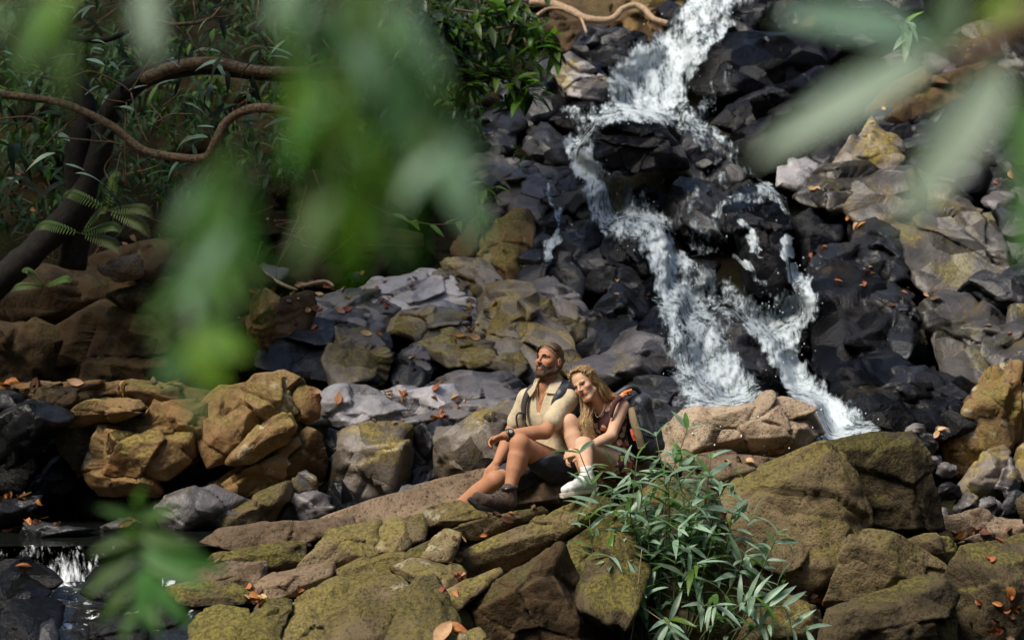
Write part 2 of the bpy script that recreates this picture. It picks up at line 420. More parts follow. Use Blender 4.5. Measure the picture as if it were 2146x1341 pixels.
rock("flat dry stone sitting at the edge of the stream", 'S', [(408,1204),(440,1179),(550,1178),(560,1216),(540,1232),(480,1224),(410,1218)], 'f', thick=1.1)
rock("low grey brown stone lapped by the stream", 'o', [(335,1232),(400,1219),(480,1221),(524,1241),(500,1264),(440,1266),(340,1268)], 'f', thick=1.1)
rock("speckled slab coloured dark for shadow under the pointed tan slab", 'o', [(440,1168),(560,1138),(636,1137),(634,1188),(560,1199),(444,1178)], 'f', off=.1, thick=1)  # shadow side of the slab above, painted by a darker stone
rock("brown flat slab holding a curled orange leaf", 'S', [(514,1254),(530,1229),(570,1204),(690,1178),(704,1200),(625,1243),(562,1264)], 'f', thick=1)
rock("dark mossy stone in the stream below the flat dry stone", 'o', [(398,1312),(420,1284),(470,1273),(516,1280),(520,1390),(398,1390)], 'f', off=-.1)
rock("narrow mossy stone beside the olive boulder and the stream", 'o', [(496,1390),(520,1290),(560,1258),(606,1260),(580,1390)], 'f', off=-.1)
rock("large smooth black boulder in the stream", 'D', [(-60,1200),(0,1202),(60,1213),(108,1238),(127,1272),(110,1325),(95,1400),(-60,1400)], 'f', off=-.1, sharp=26, chips=1, thick=.7)
rock("round wet boulder carrying a single yellow leaf", 'D', [(-50,1176),(50,1172),(100,1188),(124,1216),(100,1231),(40,1229),(-50,1214)], 'f', off=.1, sharp=26, chips=1)
rock("small dark stone beside the large smooth black boulder", 'g', [(80,1400),(88,1312),(112,1298),(124,1330),(122,1400)], 'f', off=-.2, sharp=36)
rock("dark submerged boulder where the stream spills over", 'D', [(165,1242),(208,1192),(280,1166),(334,1188),(322,1240),(260,1262),(195,1260)], 'f', off=-.1, sharp=36)
rock("low black stone under a pile of red leaves", 'g', [(-50,1052),(30,1042),(85,1041),(62,1062),(45,1104),(-50,1108)], 13.6, tilt=0, thick=1)
rock("flat black stone in the pool strewn with orange leaves", 'g', [(38,1097),(120,1098),(200,1108),(140,1132),(100,1136),(40,1132)], 13.3, tilt=0, thick=1)
rock("small flat greenish stone at the pool edge", 'G', [(195,1104),(270,1083),(298,1096),(285,1114),(215,1120)], 13.6, tilt=0, thick=1)
rock("wet pebble splitting the lower cascade", 'D', [(300,1262),(350,1250),(390,1270),(380,1310),(310,1312)], 'f', sharp=26)
rock("small black rock at the foot of the cascade", 'D', [(190,1300),(240,1285),(300,1300),(310,1345),(200,1380)], 'f', off=-.1, sharp=26)

# --- brown ledge on the left
E = 14.2
rock("grey corner stone at the far end of the brown ledge", 'g', [(-60,822),(30,818),(47,860),(0,884),(-60,890)], E, tilt=0)
rock("tilted slate grey stone with long cracks on the brown ledge", 'g', [(-60,890),(20,868),(60,836),(92,850),(140,880),(112,902),(60,928),(0,965),(-60,985)], E, off=-.15, ridge=[(60,850),(120,885),(0,920)], tilt=0)
rock("brown slab coloured dark for shadow along the ledge top", 'b', [(55,842),(66,812),(190,812),(206,832),(152,874),(125,880)], E, off=.1, tilt=0, thick=1.2)  # shadow on this slab is put into its dark brown colour
rock("ochre wedge stone on the ledge with sunlit edge", 'B', [(136,884),(200,834),(290,838),(310,852),(240,884),(180,890)], E, off=-.1, tilt=0)
rock("large orange brown block hanging over a dark hollow", 'B', [(192,1000),(204,930),(222,898),(300,902),(410,905),(432,918),(400,962),(350,1002),(240,1032),(214,1032)], E, off=-.15, ridge=[(230,920,.6),(400,925,.5),(340,985,.8),(235,1015,.5)], tilt=0, thick=.9, sub=6)
rock("ochre block with a mossy face in the middle of the ledge", 'B', [(278,908),(328,838),(430,846),(444,900),(430,926),(330,926)], E, off=-.05, tilt=0)
rock("dark olive stone left of the orange brown block", 'o', [(136,906),(180,884),(262,880),(300,892),(290,924),(216,938),(210,990),(160,1004),(140,940)], E, off=0, tilt=0)
rock("block crusted with white lichen at the ledge top", 'B', [(432,908),(438,850),(470,814),(530,803),(612,806),(628,822),(626,842),(562,884),(542,912),(520,954),(450,964)], E, off=-.1, ridge=[(480,830,.7),(600,825,.6),(520,900,.8)], tilt=0, sub=6)
rock("smooth tan corner stone beside the lichen crusted block", 'B', [(602,862),(624,814),(660,819),(670,850),(667,874),(640,890)], E, off=0, tilt=0)
rock("pale edged block jutting under the white lichen stone", 'B', [(478,962),(560,880),(612,858),(624,892),(604,932),(530,968)], E, off=-.2, ridge=[(560,900),(610,885),(530,950)], tilt=0)
rock("brown block above a dark crack in the ledge face", 'B', [(456,1014),(520,966),(600,938),(616,972),(584,1014),(512,1044)], E, off=-.1, tilt=0)
rock("tall tan pillar stone at the right end of the ledge", 'B', [(584,984),(602,930),(640,896),(668,920),(684,962),(682,1004),(622,1010)], E, off=-.05, tilt=0)
rock("purple grey slab at the foot of the ledge", 'G', [(338,1074),(360,1040),(442,1017),(482,1040),(526,1056),(440,1104),(400,1120),(350,1106)], E, off=-.45, tilt=0)
rock("moss capped rounded stone at the foot of the ledge", 'O', [(452,1112),(480,1060),(550,1034),(604,1012),(606,1032),(574,1088),(512,1106)], E, off=-.5, tilt=0, sharp=45)
rock("small grey angular stone below the tan pillar", 'G', [(586,1086),(598,1010),(640,998),(664,1012),(650,1060),(622,1090)], E, off=-.3, tilt=0)
rock("pale topped grey cube stone beside the tan slab tip", 'G', [(618,1044),(640,1030),(692,1034),(688,1076),(640,1092),(622,1078)], E, off=-.45, tilt=0)
rock("stone coloured dark for the shade deep in the hollow of the ledge", 'g', [(66,1020),(110,970),(156,948),(170,990),(120,1040),(70,1050)], E, off=.2, tilt=0)  # dark colour stands in for the shade of the hollow
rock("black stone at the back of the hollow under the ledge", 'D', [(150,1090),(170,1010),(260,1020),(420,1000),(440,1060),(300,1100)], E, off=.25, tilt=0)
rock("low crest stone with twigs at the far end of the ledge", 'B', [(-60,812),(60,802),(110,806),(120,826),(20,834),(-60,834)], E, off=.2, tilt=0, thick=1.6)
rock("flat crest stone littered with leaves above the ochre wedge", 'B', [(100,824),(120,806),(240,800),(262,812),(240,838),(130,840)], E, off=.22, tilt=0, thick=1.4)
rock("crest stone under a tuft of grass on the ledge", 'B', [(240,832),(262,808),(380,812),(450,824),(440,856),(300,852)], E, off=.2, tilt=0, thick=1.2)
rock("black stone added as shade of the recess under the slate grey stone", 'D', [(-80,950),(60,930),(200,930),(230,1000),(215,1090),(60,1105),(-80,1105)], E, off=.75, tilt=0)  # added black stone paints the shade of the hollow
rock("black stone added as shade in the gap of the brown ledge", 'D', [(330,1010),(350,920),(520,915),(560,960),(520,1020),(400,1030)], E, off=.45, tilt=0)  # blackness added where the gap holds only shade
rock("black stone added as shade of the recess behind the pool edge", 'D', [(180,1080),(200,1010),(360,1010),(480,1010),(470,1100),(300,1120)], E, off=.6, tilt=0)  # painted shade: a black stone fills the recess
# --- dark wall behind the ledge
Wd = 16.0
rock("huge dark brown rock face above the ledge", 'b', [(112,806),(126,690),(190,658),(310,598),(520,588),(566,622),(580,664),(562,800),(320,830)], Wd, off=0, ridge=[(200,690,.5),(420,640,.6),(540,680,.5),(360,780,.4),(180,790,.4)], tilt=.1, thick=.7, sub=6, chips=5)
rock("dark brown broken rock face at the edge of the wall", 'b', [(-80,820),(-80,690),(50,656),(122,698),(120,815),(40,830)], Wd, off=.1, tilt=.1)
rock("mossy overhanging cap of the dark wall", 'b', [(-80,660),(0,640),(130,598),(300,538),(450,516),(545,598),(566,630),(300,610),(150,688),(0,712),(-80,712)], Wd, off=.35, ridge=[(200,600,.5),(440,545,.5)], tilt=.2, thick=.8, chips=5)
rock("whitish lichen block perched on the wall cap", 's', [(212,562),(230,548),(286,536),(294,582),(240,592)], Wd, off=-.1, tilt=.1)
rock("ochre shoulder stone at the right end of the dark wall", 'B', [(520,640),(556,604),(584,628),(568,684),(560,730),(524,706)], Wd, off=-.35, tilt=.1)
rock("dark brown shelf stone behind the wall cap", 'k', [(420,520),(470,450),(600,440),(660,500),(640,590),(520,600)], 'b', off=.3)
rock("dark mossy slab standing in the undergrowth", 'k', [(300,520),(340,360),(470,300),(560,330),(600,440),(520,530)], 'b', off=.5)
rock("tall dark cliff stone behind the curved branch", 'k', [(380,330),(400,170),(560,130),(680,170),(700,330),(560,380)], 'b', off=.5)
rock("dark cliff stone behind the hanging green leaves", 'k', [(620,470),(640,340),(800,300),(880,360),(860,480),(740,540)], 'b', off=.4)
rock("slab coloured dark for shadow at the foot of the undergrowth", 'k', [(600,590),(640,500),(760,480),(880,500),(880,570),(760,610)], 'b', off=.35)
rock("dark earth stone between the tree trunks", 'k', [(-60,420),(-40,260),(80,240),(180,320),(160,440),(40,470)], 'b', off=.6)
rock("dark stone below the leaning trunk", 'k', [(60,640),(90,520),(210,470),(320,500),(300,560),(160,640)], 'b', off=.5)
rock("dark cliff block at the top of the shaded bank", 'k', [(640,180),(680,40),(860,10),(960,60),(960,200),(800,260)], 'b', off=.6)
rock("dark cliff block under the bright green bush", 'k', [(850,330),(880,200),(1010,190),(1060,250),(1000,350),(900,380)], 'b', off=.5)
# --- grey stones in the middle
rock("ochre faced block with a flat pale top below the bush", 'M', [(930,548),(1018,532),(1032,560),(1058,596),(1024,642),(1004,622)], ridge=[(940,556,.6),(1015,545,.6),(1010,600,.8)])
rock("ochre slab leaning under the flat topped block", 'M', [(886,582),(928,562),(1002,606),(992,644),(930,622)])
rock("tall amber brown block beside the grey rockfall", 'B', [(996,502),(1038,448),(1112,452),(1120,520),(1088,584),(1050,584),(1008,544)], ridge=[(1040,462,.8),(1095,470,.7),(1085,550,.8),(1020,510,.8)])
rock("dark brown stone left of the amber block", 'b', [(945,540),(970,480),(1012,436),(1030,450),(1002,502),(985,548)])
rock("grey stone with a concave shaded face behind the couple", 'g', [(1075,595),(1108,530),(1150,526),(1172,542),(1178,575),(1130,614)])
rock("broad pale slab strewn with fallen leaves", 'W', [(745,612),(800,588),(880,576),(935,590),(992,640),(1000,690),(900,652),(800,660)], ridge=[(790,630,.3),(900,640,.5),(980,680,.3)], fwd=.25, sub=6, chips=3, amp=.02)
rock("grey slab of litter left of the broad pale slab", 'G', [(640,625),(760,605),(835,650),(820,692),(740,690),(640,660)], fwd=.2)
rock("large rounded moss streaked boulder behind the bearded man", 'M', [(996,700),(1008,624),(1060,600),(1112,600),(1152,660),(1196,720),(1210,800),(1140,830),(1060,760),(1002,730)], off=-.3, ridge=[(1040,630,.6),(1100,625,.6),(1150,740,.8),(1060,700,.9)], sub=6, sharp=45)
rock("grey stone with a flat side right of the rounded boulder", 'G', [(1112,612),(1160,576),(1204,620),(1230,672),(1216,706),(1160,656)])
rock("ochre stone tucked behind the rounded boulder", 'M', [(1136,655),(1180,638),(1228,664),(1222,706),(1182,722)], off=-.15)
rock("grey and mossy folded stone in the middle of the rockfall", 'M', [(815,696),(850,650),(905,640),(965,660),(990,704),(900,722)], off=-.1, ridge=[(850,672),(930,665),(930,700)])
rock("smooth grey fold of rock under the broad pale slab", 'G', [(880,660),(940,640),(1000,690),(990,716),(930,706)], off=-.05)
rock("ochre lens shaped stone above the black gap", 'M', [(885,724),(950,688),(1004,706),(1054,722),(1040,764),(940,776)], off=-.25, ridge=[(950,715),(1020,725),(960,750)])
rock("small mossy stone left of the bearded man's head", 'M', [(1030,770),(1050,738),(1090,735),(1110,770),(1080,790)], off=-.35)
rock("grey slab level with the man's face, mossy at its right", 'G', [(900,806),(970,772),(1064,778),(1110,830),(1064,856),(940,846)], off=-.35)
rock("wide charcoal block with an ochre patch on its right face", 'g', [(556,764),(566,690),(612,668),(712,686),(812,698),(824,760),(804,820),(680,820),(618,796)], off=-.2, ridge=[(580,700,.5),(760,712,.7),(790,760,.6),(640,740,.7)], sub=6)
rock("mossy corner of the charcoal block facing the ledge", 'M', [(690,745),(705,692),(760,690),(806,716),(800,790),(740,830),(696,822)], off=-.35)
rock("lilac grey slab dotted with fallen leaves on the charcoal block", 'G', [(556,700),(578,640),(700,616),(764,640),(806,704),(700,700)], off=.05, fwd=.2)
rock("black stone standing in the gap of the rockfall", 'g', [(820,790),(832,742),(880,712),(906,760),(896,820),(840,830)], off=-.1)
rock("small grey wedge over the black gap", 'G', [(838,745),(880,722),(905,770),(880,790)], off=-.2)
rock("smooth pale slab left of the dark notch", 'W', [(656,886),(668,830),(700,822),(792,820),(834,884),(790,900)], 14.9, tilt=.2, fwd=.2)
rock("smooth lilac slab with leaves right of the dark notch", 'W', [(790,826),(940,812),(966,872),(930,890),(845,892)], 15.0, tilt=.2, fwd=.2)
rock("shiny grey stone with yellow moss and a water streak", 'M', [(686,1010),(716,932),(760,905),(864,898),(880,1010),(840,1090),(700,1090)], 14.3, ridge=[(730,945),(860,920),(850,1040),(720,1040)], tilt=.1, sub=5, sharp=140, chips=8)
rock("angular charcoal stone between two mossy blocks", 'g', [(862,934),(920,880),(966,888),(950,1000),(905,1060),(866,1040)], 14.4, tilt=.1)
rock("yellow moss mottled block beside the watch hand", 'M', [(930,905),(1060,846),(1110,858),(1110,1010),(1000,1040),(936,1010)], 14.2, ridge=[(960,915),(1080,870),(1060,990),(950,980)], tilt=.1, sub=5)
rock("thin grey ledge above the yellow mottled block", 'G', [(826,890),(940,848),(1060,842),(1050,862),(940,888),(866,932)], 14.6, tilt=.2)
rock("black and white lichened stone by the foot of the ledge", 'g', [(690,1110),(688,1000),(716,985),(750,1060),(750,1110)], 14.0, tilt=0)
rock("small black stone at the tip of the ledge", 'g', [(660,960),(690,900),(720,910),(730,950),(700,1010),(670,1010)], 14.3, tilt=0)
rock("grey wedge stone behind the tan slab", 'G', [(820,1080),(850,1020),(900,1000),(930,1040),(920,1080)], 13.9, tilt=0)
rock("rough dark grey boulder behind the woman's head", 'g', [(1195,704),(1236,640),(1282,598),(1344,620),(1366,662),(1336,724),(1260,756),(1206,744)], ridge=[(1250,650),(1330,640),(1320,700),(1240,710)])
rock("light grey pitted boulder above the woman's backpack", 'G', [(1195,770),(1260,735),(1330,688),(1406,740),(1396,794),(1300,810),(1226,800)], off=-.3)
rock("grey slab tilted towards the waterfall", 'g', [(1232,604),(1214,545),(1262,516),(1336,570),(1358,624),(1290,606)])
rock("dark grey stone beneath the thin side trickle", 'g', [(1150,560),(1175,530),(1230,545),(1236,600),(1200,640),(1160,610)], off=.1)
rock("black wet block left of the lower falls", 'D', [(1340,730),(1370,660),(1420,650),(1450,720),(1470,850),(1400,870),(1390,790)], off=-.1)
rock("dark stone behind the backpack at the foot of the falls", 'g', [(1290,830),(1330,800),(1440,800),(1480,850),(1470,890),(1360,890)], off=-.4)
rock("low wet slab in front of the lower falls", 'g', [(1340,890),(1400,850),(1500,850),(1530,880),(1480,910),(1360,915)], off=-.7)
# --- upper middle
rock("small charcoal stone beneath the bright green bush", 'g', [(986,305),(1010,265),(1048,248),(1094,260),(1084,312),(1040,334)])
rock("egg shaped charcoal stone left of the upper cascade", 'g', [(1086,312),(1108,270),(1150,258),(1190,300),(1204,346),(1130,348)], sharp=36, chips=5)
rock("weathered grey stone under the drooping branch", 'G', [(976,354),(1040,328),(1112,350),(1134,402),(1040,416),(985,396)])
rock("grey teardrop stone splitting the cascade", 'g', [(1166,384),(1208,350),(1252,370),(1276,432),(1246,476),(1180,448)], sharp=45)
rock("lilac grey flat stone above the amber block", 'G', [(1044,412),(1100,380),(1160,380),(1176,420),(1156,458),(1060,456)])
rock("large black boulder with a rust mossy cap splitting the falls", 'D', [(1232,324),(1258,280),(1310,246),(1384,258),(1428,300),(1424,344),(1350,366),(1258,356)], off=-.65, ridge=[(1290,275),(1390,275),(1400,320),(1270,320)], sharp=36, chips=1, sub=6)
rock("black stone left of the upper pool", 'D', [(1170,170),(1196,110),(1262,148),(1286,204),(1200,218)])
rock("dark ledge under the upper cascade", 'D', [(1160,250),(1196,218),(1290,236),(1280,286),(1190,276)], off=.1)
rock("knobbly black boulder hugging the bend of the falls", 'D', [(1262,486),(1300,456),(1336,450),(1384,500),(1378,566),(1300,580),(1258,530)], off=-.2)
rock("grey block with a shaded base below the teardrop stone", 'g', [(1170,490),(1240,456),(1268,500),(1258,556),(1170,566)])
rock("black stone under the knobbly boulder", 'D', [(1290,600),(1330,560),(1384,570),(1390,640),(1370,680),(1310,660)], off=.1)
rock("dark grey stone between the trickle and the amber block", 'g', [(1110,460),(1160,450),(1190,480),(1160,540),(1115,530)], off=.1)
rock("dark stone in the upper bank beside the fallen roots", 'g', [(1180,110),(1230,60),(1300,70),(1310,130),(1230,150)], off=.2)
rock("brown earth stone among the roots above the falls", 'b', [(1130,70),(1160,-10),(1260,-30),(1330,30),(1290,90),(1200,100)], off=.5)
rock("rust brown stone at the lip of the falls", 'B', [(1270,70),(1310,0),(1400,-30),(1430,30),(1390,90),(1310,110)], off=.5)
rock("grey brown stone at the top of the bank", 'b', [(1010,60),(1060,-20),(1150,-20),(1180,60),(1110,110)], off=.6)
rock("pale ledge running left from the upper cascade", 'G', [(1150,140),(1200,120),(1290,190),(1270,215),(1190,200)], off=-.1, thick=1)
rock("dark grey stone under the tip of the bush", 'g', [(1000,250),(1060,180),(1170,170),(1180,230),(1100,270)], off=.3)
rock("charcoal stone beneath the egg shaped stone", 'g', [(1080,380),(1120,340),(1200,350),(1200,400),(1140,420)], off=.1)
# --- right side
rock("wide black rock shelf right of the upper falls", 'D', [(1446,180),(1462,90),(1540,56),(1620,56),(1770,96),(1710,156),(1600,200),(1480,216)], ridge=[(1480,110,.7),(1700,110,.6),(1600,175,.5)])
rock("black tilted slab under the wide black shelf", 'D', [(1466,270),(1540,206),(1710,146),(1750,180),(1640,250),(1560,284)], off=-.1)
rock("black leaning slab behind the pale blurred leaf", 'D', [(1550,280),(1640,226),(1790,156),(1770,240),(1650,316),(1566,316)], off=-.2)
rock("brown black stone at the lip of the upper falls", 'g', [(1440,90),(1450,20),(1520,-10),(1600,10),(1590,60),(1500,80)], off=.2)
rock("dark rock above the wide black shelf at the falls", 'D', [(1590,50),(1600,-40),(1740,-60),(1800,20),(1760,90)], off=.3)
rock("dark cliff stone behind the big blurred leaves", 'g', [(1750,120),(1780,10),(1920,-30),(1990,60),(1930,140)], off=.3)
rock("triangular grey stone with yellow lichen patches", 'M', [(1746,348),(1788,290),(1832,246),(1886,300),(1880,356),(1800,366)], off=-.1, ridge=[(1830,275),(1860,330),(1790,330)])
rock("grey boulder with an ochre underside right of the falls", 'm', [(1664,414),(1716,360),(1800,356),(1846,390),(1800,440),(1710,458)], off=-.1, ridge=[(1725,372),(1830,392),(1780,420)])
rock("lilac white wet slab right of the falls", 'W', [(1626,392),(1638,350),(1690,322),(1726,350),(1712,396)], off=0, fwd=.15)
rock("small black stone with an ochre side", 'g', [(1700,330),(1726,285),(1780,270),(1790,320),(1750,350)], off=.1)
rock("charcoal stone behind the triangular lichen stone", 'g', [(1770,290),(1800,240),(1860,230),(1920,280),(1890,330)], off=.3)
rock("tall cracked olive grey rock face under the pale blurred leaf", 'm', [(1796,426),(1900,396),(2000,392),(2060,440),(2096,560),(2060,640),(1950,620),(1850,530)], off=0, ridge=[(1860,440,.5),(1990,430,.6),(2050,560,.6),(1940,560,.7)], sub=6)
rock("grey lens shaped stone left of the tall cracked face", 'g', [(1760,560),(1790,470),(1840,430),(1880,500),(1900,580),(1850,600)], off=0)
rock("long brown stone behind the silvery blurred leaves", 'b', [(1750,276),(1860,180),(2060,126),(2110,150),(2080,200),(1900,256)], off=.1, fwd=.2)
rock("grey stone with green moss above the long brown stone", 'm', [(1950,150),(1990,80),(2090,60),(2180,70),(2180,150),(2060,160)], off=.3)
rock("dark grey slab under the long brown stone", 'g', [(1880,380),(1900,260),(2060,200),(2120,260),(2090,400),(1990,410)], off=.2)
rock("grey leaning slab beside the dark slab under the long brown stone", 'g', [(2040,420),(2060,280),(2120,220),(2200,240),(2200,420),(2110,440)], off=.2)
rock("dark block behind the tall cracked face", 'g', [(2070,560),(2090,430),(2200,420),(2200,560),(2130,580)], off=.1)
rock("mossy crowned dark boulder right of the falls", 'm', [(1925,656),(1986,612),(2032,614),(2114,682),(2090,750),(2060,830),(1980,790),(1960,720)], off=-.4, ridge=[(1970,640,.6),(2070,670,.6),(2050,760,.5),(1975,720,.6)])
rock("purple grey diamond stone carrying an orange leaf", 'g', [(1836,624),(1870,598),(1934,650),(1938,704),(1890,750),(1862,700)], off=-.2)
rock("grey spearhead stone beside the diamond stone", 'g', [(1790,620),(1812,590),(1845,630),(1838,690),(1806,670)], off=-.2)
rock("big black rock wall right of the lower falls", 'D', [(1684,620),(1750,560),(1850,600),(1846,700),(1886,770),(1860,850),(1740,840),(1690,720)], off=-.1)
rock("black spray drenched wall behind the big boulder", 'D', [(1720,880),(1740,780),(1860,740),(1960,800),(1990,900),(1900,940)], off=-.2)
rock("grey sheened stone low on the black wall", 'g', [(1840,830),(1870,770),(1950,760),(1956,830),(1890,850)], off=-.4)
rock("black gap stone under the mossy crowned boulder", 'D', [(1930,880),(1950,770),(2060,800),(2080,880),(2000,920)], off=-.2)
rock("grey brown ledge stone above the mossy crowned boulder", 'g', [(2026,606),(2110,566),(2200,550),(2200,660),(2100,652)], off=-.2)
rock("dark rounded stone with a mossy top above the amber boulders", 'm', [(2066,740),(2090,686),(2134,656),(2200,670),(2200,760),(2110,790)], off=-.5, sharp=45)
rock("large amber brown boulder split by a vertical crack", 'B', [(1994,950),(2006,866),(2066,800),(2120,790),(2130,860),(2118,940),(2020,992)], 15.2, tilt=.1, ridge=[(2030,860),(2110,830),(2090,930)])
rock("amber boulder on the far side of the vertical crack", 'B', [(2124,930),(2134,800),(2210,800),(2210,940),(2150,970)], 15.2, tilt=.1)
rock("olive stone leaning behind the amber boulder", 'o', [(1950,860),(1990,810),(2070,800),(2010,866),(2000,900)], 15.6, tilt=.1)
rock("yellow mossed stone below the amber boulder", 'M', [(2000,1014),(2040,960),(2100,940),(2124,980),(2100,1030),(2050,1044)], 14.8, tilt=.1)
rock("grey triangular stone among yellow mossed stones", 'G', [(2086,1020),(2120,962),(2140,1000),(2120,1040)], 14.6, tilt=.1)
rock("round mossed stone under the split amber boulder", 'M', [(2120,980),(2150,920),(2210,920),(2210,1010),(2150,1020)], 14.6, tilt=.1)
for i, (x, y, r) in enumerate([(1945,930,26),(1945,968,24),(1985,985,22),(1990,1030,26),(2030,1055,26),(2075,1060,24),(2130,1050,26),(1955,1040,22),(1965,1075,20),(2110,1080,18),(1975,905,16),(1915,905,22),(2150,1090,20)]):
    rock("grey rounded cobble heaped below the amber boulder", 'G' if i % 3 else 'g', [(x-r,y+r*.4),(x-r*.7,y-r*.5),(x,y-r*.8),(x+r*.8,y-r*.4),(x+r,y+r*.3),(x+r*.3,y+r*.8),(x-r*.6,y+r*.8)], 14.4, tilt=0, sharp=40, chips=5, name="cobble", group="cobbles below the amber boulder")
rock("cream sunlit slab of rock behind the olive boulders", 's', [(1950,1120),(1975,1078),(2050,1060),(2106,1090),(2120,1120),(2010,1140)], 13.7, tilt=.2)
rock("cream ledge strewn with red leaves above the litter covered stone", 's', [(2000,1136),(2110,1092),(2220,1096),(2220,1130),(2080,1150)], 13.4, tilt=.2)
rock("wet black rock in the middle of the falls", 'D', [(1524,430),(1570,398),(1610,404),(1644,450),(1664,510),(1630,610),(1564,596),(1530,510)], off=-.35)
rock("dark rock veiled by thin water in the falls", 'g', [(1390,430),(1424,370),(1500,380),(1530,440),(1500,490),(1410,490)], off=.1)
rock("long dark rock under the lower water veil", 'g', [(1460,700),(1510,640),(1580,690),(1640,790),(1650,860),(1560,860),(1490,800)], off=.15)
rock("dark rock under the upper water veil", 'g', [(1420,330),(1440,270),(1510,290),(1560,350),(1540,400),(1460,380)], off=.15)
rock("small black rock beside the thin right trickle", 'D', [(1660,470),(1700,450),(1760,480),(1750,560),(1690,580)], off=.1)
rock("dark slab with orange leaves right of the thin trickle", 'g', [(1690,560),(1720,520),(1790,530),(1830,580),(1790,620),(1710,610)], off=.0)
# --- right foreground boulders
rock("pale sunlit boulder behind the leafy shrub", 's', [(1372,912),(1420,870),(1600,829),(1652,826),(1702,860),(1730,914),(1702,936),(1590,950),(1480,960),(1400,980),(1380,950)], 13.7, ridge=[(1420,890,.4),(1620,845,.6),(1690,890,.5),(1560,920,.8),(1440,940,.6)], thick=.8, tilt=.2, sub=6, chips=5, amp=.03)
rock("tan slab strewn with leaves between shrub and olive boulder", 'S', [(1410,962),(1560,940),(1660,946),(1570,1020),(1500,1050),(1420,1030)], 13.2, tilt=.2, thick=.9)
rock("huge olive boulder with a sunlit slanting shoulder", 'O', [(1490,1050),(1556,985),(1720,932),(1768,958),(1806,1040),(1822,1100),(1790,1220),(1700,1290),(1590,1260),(1530,1100)], 12.7, ridge=[(1560,1010,.3),(1730,960,.5),(1700,1060,.9),(1620,1090,.8),(1760,1180,.6)], tilt=.3, thick=.8, sub=6, chips=5, amp=.035)
rock("huge olive block with a square face coloured dark for shade", 'o', [(1714,934),(1850,893),(1912,900),(1944,960),(1972,1118),(1890,1140),(1810,1120),(1756,990)], 12.95, ridge=[(1780,940,.3),(1905,930,.4),(1930,1080,.4),(1840,1060,.4)], tilt=.1, thick=.8, sub=6, chips=5, amp=.03)  # shaded half of the big boulder, shade put into the darker colour
rock("pointed boulder thick with green moss", 'O', [(1732,1252),(1778,1140),(1806,1093),(1872,1110),(1972,1180),(1990,1222),(1972,1270),(1860,1270)], 12.05, ridge=[(1815,1120,.7),(1830,1190,1.),(1950,1205,.7),(1780,1220,.6)], tilt=.3, thick=.8, sub=6, chips=5)
rock("dark mossy boulder supporting the pointed one", 'o', [(1690,1400),(1730,1280),(1830,1238),(1972,1222),(2006,1256),(2010,1400)], 11.75, ridge=[(1760,1290),(1960,1260),(1880,1340)], tilt=.2, thick=.8, sub=6)
rock("brown rounded stone wedged behind the pointed boulder", 'o', [(1888,1132),(1940,1118),(1992,1120),(2010,1142),(1996,1192),(1940,1186)], 12.5, tilt=.2, sharp=45)
rock("brown litter covered bank stone beside the pointed mossy boulder", 'o', [(1975,1220),(2010,1142),(2110,1118),(2220,1108),(2220,1420),(1975,1420)], 12.0, ridge=[(2040,1190),(2150,1180),(2100,1300)], tilt=.3, thick=.8, sub=6, amp=.05, chips=9)
rock("low mossy stone under the shrub's drooping sprays", 'O', [(1520,1420),(1560,1290),(1640,1240),(1720,1270),(1740,1330),(1720,1420)], 11.9, tilt=.3)
rock("stone coloured dark for shade deep behind the shrub", 'o', [(1290,1420),(1300,1240),(1380,1160),(1500,1150),(1580,1220),(1580,1330),(1500,1420)], 12.1, tilt=.3, thick=.8)  # painted shade: darker stone colour behind the shrub
rock("block coloured dark for shade under the seat behind the shrub stems", 'o', [(1290,1180),(1300,1040),(1400,1000),(1510,1030),(1560,1100),(1540,1190),(1400,1210)], 12.75, tilt=.2, thick=.8)  # shade under the seat is in the dark colour itself
# --- filler stones lying in the joints of the slope
_r = random.Random(5)
for i in range(120):
    x = _r.uniform(560, 2180); y = _r.uniform(-20, 860)
    if x < 1000 and y < 560: continue
    s = _r.uniform(22, 48)
    wet = 1300 + (y - 300) * 0.35 < x < 1720 + (y - 300) * 0.25
    rock("dark loose stone lodged in the joints of the slope", 'D' if wet else _r.choice('ggGb'),
         [(x + s * _r.uniform(.7, 1.2) * math.cos(a), y + s * _r.uniform(.5, .9) * math.sin(a)) for a in [k * 6.283 / 7 + _r.uniform(-.3, .3) for k in range(7)]],
         'b', off=.28, chips=3, sub=3, name="loose_stone", group="loose stones in the joints of the slope")
# --- the slope goes on past the right edge
_r2 = random.Random(12)
for i in range(34):
    x = 2190 + _r2.uniform(20, 420); y = 40 + i * 38 + _r2.uniform(-20, 20); s = _r2.uniform(70, 130)
    rock("dark boulder of the slope beyond the amber boulders, away from the falls", _r2.choice('ggmbM') if y < 1050 else 'o',
         [(x + s * _r2.uniform(.8, 1.2) * math.cos(a), y + s * _r2.uniform(.6, .85) * math.sin(a)) for a in [k * 6.283 / 7 + _r2.uniform(-.3, .3) for k in range(7)]],
         'b' if y < 860 else (14.6 if y < 1050 else 12.4), off=.1, sub=4, group="boulders beyond the amber boulders")
